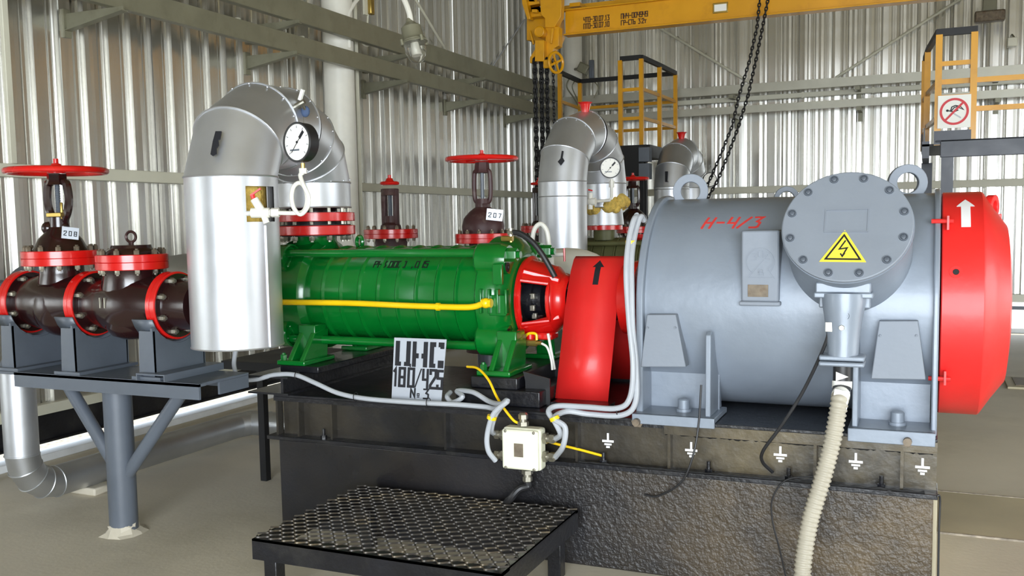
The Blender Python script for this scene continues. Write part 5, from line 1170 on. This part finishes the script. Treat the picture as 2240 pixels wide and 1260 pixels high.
# gate valve behind (tag 207)
def backvalve(px, Y, zw, Rw, zfl, rfl, label, brown='brownold', rising=True, tagd=None, small=False, zb=.6):
    x = on('Y', px, 500, Y).x; t = root('gate_valve', (x, Y, 0), label, 'valve', 'brown flanged valves')
    bonnet(t, x, Y, zfl, rfl, brown, 12, .07)
    if not small:
        MB().lathe((x, Y, zfl+.07), (0, 0, 1), [(0, .15), (.05, .155), (.11, .14), (.16, .095), (.19, .055), (.25, .05)], 32).build('bonnet_dome', brown, t)
        zt = zw-.08
        for s in (-1, 1): MB().tube(spline([(x+s*.03, Y, zfl+.28), (x+s*.062, Y, zfl+.33), (x+s*.062, Y, zt-.03), (x+s*.04, Y, zt)], 5), .017, 8).build('yoke_arm', brown, t)
        MB().lathe((x, Y, zt-.02), (0, 0, 1), [(0, .065), (.02, .055), (.075, .05)], 6).build('yoke_head', brown, t)
        MB().cyl((x, Y, zfl+.2), (x, Y, zt), .014, n=10).build('stem', 'steelgrey', t); MB().box((x+.02, Y-.03, zfl+.27), (.09, .04, .03)).build('gland_follower', brown, t, bevel=.004)
    else:
        MB().lathe((x, Y, zfl+.07), (0, 0, 1), [(0, .08), (.03, .075), (.05, .05), (.10, .048)], 24).build('bonnet_dome', brown, t)
        zt = zw-.05
        for s in (-1, 1): MB().box((x+s*.05, Y, (zfl+.1+zt)/2), (.035, .05, zt-zfl-.08)).build('yoke_arm', brown, t, bevel=.008)
        MB().lathe((x, Y, zt-.04), (0, 0, 1), [(0, .07), (.02, .065), (.05, .06)], 20).build('yoke_head', brown, t); MB().cyl((x, Y, zfl+.1), (x, Y, zt), .016, n=10).build('stem', 'steelgrey', t)
    hwheel(t, (x, Y, zw), Rw, .017 if Rw > .15 else .014)
    MB().lathe((x, Y, zb), (0, 0, 1), [(0, .14), (.3, .16), (zfl-zb-.05, .12), (zfl-zb, .13)], 28).build('body', brown, t)
    MB().cyl((x, Y, 0), (x, Y, zb), .06, n=16).build('support_leg', 'steelgrey', t)
    MB().lathe((x-.25, Y, .95), A, [(0, .12), (.25, .15), (.5, .12)], 28).build('body_barrel', brown, t)
    if tagd: tagplate(on('Y', *tagd[1:], Y-.16), .115, .08, tagd[0], 'white metal tag numbered %s hanging on the middle valve' % tagd[0])
    return t
backvalve(1057, 6.3, 2.0, .25, 1.395, .205, 'chalky brown gate valve with wide red handwheel behind the pump', tagd=('207', 1082, 470))
backvalve(855, 6.3, 1.85, .06, 1.435, .205, 'brown valve with small red handwheel behind the pump barrel', small=True)
backvalve(1180, 9.0, 1.92, .07, 1.43, .19, 'dark brown valve half hidden left of the middle pipe bend', small=True, brown='brown')
backvalve(1385, 10.0, 1.98, .16, 1.40, .18, 'dark brown gate valve between the middle bend and motor', brown='brown')
# second pump (dusty olive)
t = root('multistage_pump', (-2.4, 8.6, .7), 'dusty olive second pump behind the grey cables', 'pump')
for k in range(8): MB().lathe((-2.95+k*.11, 8.6, 1.13), A, [(0, .24), (.01, .25), (.095, .25), (.10, .256), (.11, .256)], 40).build('stage_ring', 'olive', t)
MB().lathe((-3.15, 8.6, 1.13), A, [(0, .2), (.05, .27), (.2, .27)], 40).build('end_cover', 'olive', t); MB().lathe((-2.07, 8.6, 1.13), A, [(0, .28), (.15, .28), (.25, .18)], 40).build('end_cover', 'olive', t)
for sy in (-1, 1):
    for z in (1.33, .95): MB().cyl((-3.1, 8.6+sy*.21, z), (-1.95, 8.6+sy*.21, z), .022, n=12).build('tie_rod', 'olive', t)
b = MB().bb(-3.2, 0.1, 8.1, 9.1, .0, .70); o = b.build('foundation_plinth', 'black'); tag(o, 'black plinth under the second pump', 'plinth')
p = on('Y', 1380, 533, 8.3); o = MB().lathe((p.x+.05, 8.6, 1.36), (0, 0, 1), [(0, .12), (.02, .14), (.05, .14)], 28).build('suction_flange', 'red', t)
MB().lathe((-1.8, 8.6, 1.13), A, [(0, .18), (.2, .12)], 28).build('bearing_bracket', 'red', t)
MB().bb(-3.0, -2.8, 8.35, 8.85, .70, .9).bb(-2.1, -1.9, 8.35, 8.85, .70, .9).build('foot', 'olive', t)
# third plinth and pump hint
o = MB().bb(-3.1, 0.1, 11.9, 12.9, 0, .6).build('foundation_plinth', 'black'); tag(o, 'black plinth under the far pipe bend', 'plinth')

# ================================================================== LEFT LOWER PIPEWORK
t = root('floor_duct', (-4.62, 3.72, .0), 'silver clad pipe dropping to the floor and running back below table', 'pipe')
px0 = on('Z', 60, 1050, .15)
FX, FY = -4.50, 3.62; rr = .088
MB().lathe((FX, FY, .33), (0, 0, 1), [(0, rr), (.49, rr)], 40).torus((FX, FY, .33), (0, 0, 1), rr, .004, 40, 5).torus((FX, FY, .80), (0, 0, 1), rr, .004, 40, 5).build('vertical_section', 'clad', t)
MB().lathe((FX, FY, .82), (0, 0, 1), [(0, rr), (.05, rr*.72), (.30, rr*.7)], 40).build('reducer', 'steelgrey', t)
cb_ = V((FX, FY+.20, .33)); n = 40
def er(b, a, r_): 
    e = V((0, -math.cos(a), -math.sin(a))); return b.ring(cb_+e*.20, e, A, r_, n), cb_+e*.20, e
for i in range(4):
    a0, a1 = PI/2*i/4, PI/2*(i+1)/4; b = MB(); R0, _, _ = er(b, a0, rr); R1, c_, e_ = er(b, a1, rr); b.bridge(R0, R1); b.torus(c_, e_.cross(A), rr+.001, .004, n, 5); b.build('elbow_gore', 'clad_dull', t)
MB().lathe((FX, FY+.20, .13), (0, 1, 0), [(0, rr), (1.55, rr)], 40).build('horizontal_section', 'clad_dull', t)
MB().lathe((FX, FY+1.75, .13), (0.35, 1, 0), [(0, rr), (.12, rr)], 40).sphere((FX+.04, FY+1.87, .13), rr, 24).build('turn_gore', 'clad_dull', t)
MB().lathe((FX+.04, FY+1.87, .13), (1, 0.02, 0), [(0, rr), (1.6, rr)], 40).torus((FX+.2, FY+1.87, .13), (1, 0.02, 0), rr, .004, 40, 5).build('cross_section', 'clad_dull', t)
o = MB().bb(-4.60, -4.40, 4.00, 4.12, 0, .045).build('pipe_pad', 'floor', bevel=.01); tag(o, 'low concrete pad under the bend of the floor pipe', 'pad')
# grey header with a blind end at far left
t = root('header_pipe', (-4.6, 4.45, 1.1), 'dull grey header pipe with round blind end behind the two near valves', 'pipe')
MB().lathe((XL+.06, 4.35, 1.13), A, [(0, .10), (.20, .10), (.20, .20), (.30, .20), (.30, .22), (.34, .22), (.35, .215)], 48).build('blind_end', 'steelgrey', t)
MB().lathe((-5.12, 4.42, 1.24), A, [(0, .13), (.9, .13), (1.12, .155), (1.74, .155)], 40).torus((-3.62, 4.42, 1.24), (.9, .3, 0), .156, .004, 40, 5).build('pipe_run', 'clad_dull', t)
# dark low frame between pump and wall
t = root('cable_stand', (-3.55, 4.9, 0), 'black steel stand left of the plinth behind the near pipe', 'stand')
MB().bb(-3.95, -3.25, 4.6, 5.3, .68, .73).build('shelf', 'blackmatte', t); 
for x, y in ((-3.68, 4.64), (-3.90, 5.25), (-3.3, 5.25)): MB().bb(x-.022, x+.022, y-.022, y+.022, 0, .68).build('leg', 'blackmatte', t)

# ================================================================== GRATE PLATFORM
t = root('grated_step', (-1.95, 3.45, 0), 'black steel step platform with expanded metal top before the plinth', 'step')
GX0, GX1, GY0, GY1, GZ = -2.51, -1.39, 3.06, 3.88, .275
def angle_bar(p, q, nm='frame_angle'):
    return MB().bar(p, q, .012, .085).build(nm, 'black', t, bevel=.002)
MB().bb(GX0, GX1, GY0, GY0+.008, GZ-.085, GZ).bb(GX0, GX1, GY0, GY0+.07, GZ-.008, GZ).build('frame_angle', 'black', t)
MB().bb(GX0, GX1, GY1-.008, GY1, GZ-.085, GZ).bb(GX0, GX1, GY1-.03, GY1, GZ-.008, GZ).build('frame_angle', 'black', t)
MB().bb(GX0, GX0+.008, GY0+.008, GY1-.008, GZ-.085, GZ).bb(GX0, GX0+.03, GY0+.07, GY1-.03, GZ-.008, GZ).build('frame_angle', 'black', t)
MB().bb(GX1-.008, GX1, GY0+.008, GY1-.008, GZ-.085, GZ).bb(GX1-.03, GX1, GY0+.07, GY1-.03, GZ-.008, GZ).build('frame_angle', 'black', t)
for x, y in ((GX0+.07, GY0+.05), (GX1-.07, GY0+.05), (GX0+.07, GY1-.05), (GX1-.07, GY1-.09)): MB().bb(x-.03, x+.03, y-.03, y+.03, 0, GZ-.085).build('leg', 'black', t, bevel=.003)
b = MB(); W_ = .064; rows = 19; pit = (GY1-GY0-.03)/rows
for j in range(rows+1):
    y = GY0+.012+j*pit; ph = (j % 2)*W_/2; nx = int((GX1-GX0)/W_*8); prev = None
    for i in range(nx+1):
        x = GX0+.004+i*(GX1-GX0-.008)/nx; s = ((x-GX0+ph) % W_)/W_
        c_ = math.cos(2*PI*s); yy = y+c_*pit*.5; zz = GZ+.003+.008*(.5-.5*c_)
        v = [b.bm.verts.new(q_) for q_ in ((x, yy-.0028, zz), (x, yy-.0014, zz+.006), (x, yy+.0022, zz+.006), (x, yy+.002, zz))]
        if prev:
            for k in range(4): b.face((prev[k], prev[(k+1) % 4], v[(k+1) % 4], v[k]))
        prev = v
o = b.build('expanded_mesh', 'grate', t, ang=60); o['kind'] = 'stuff'
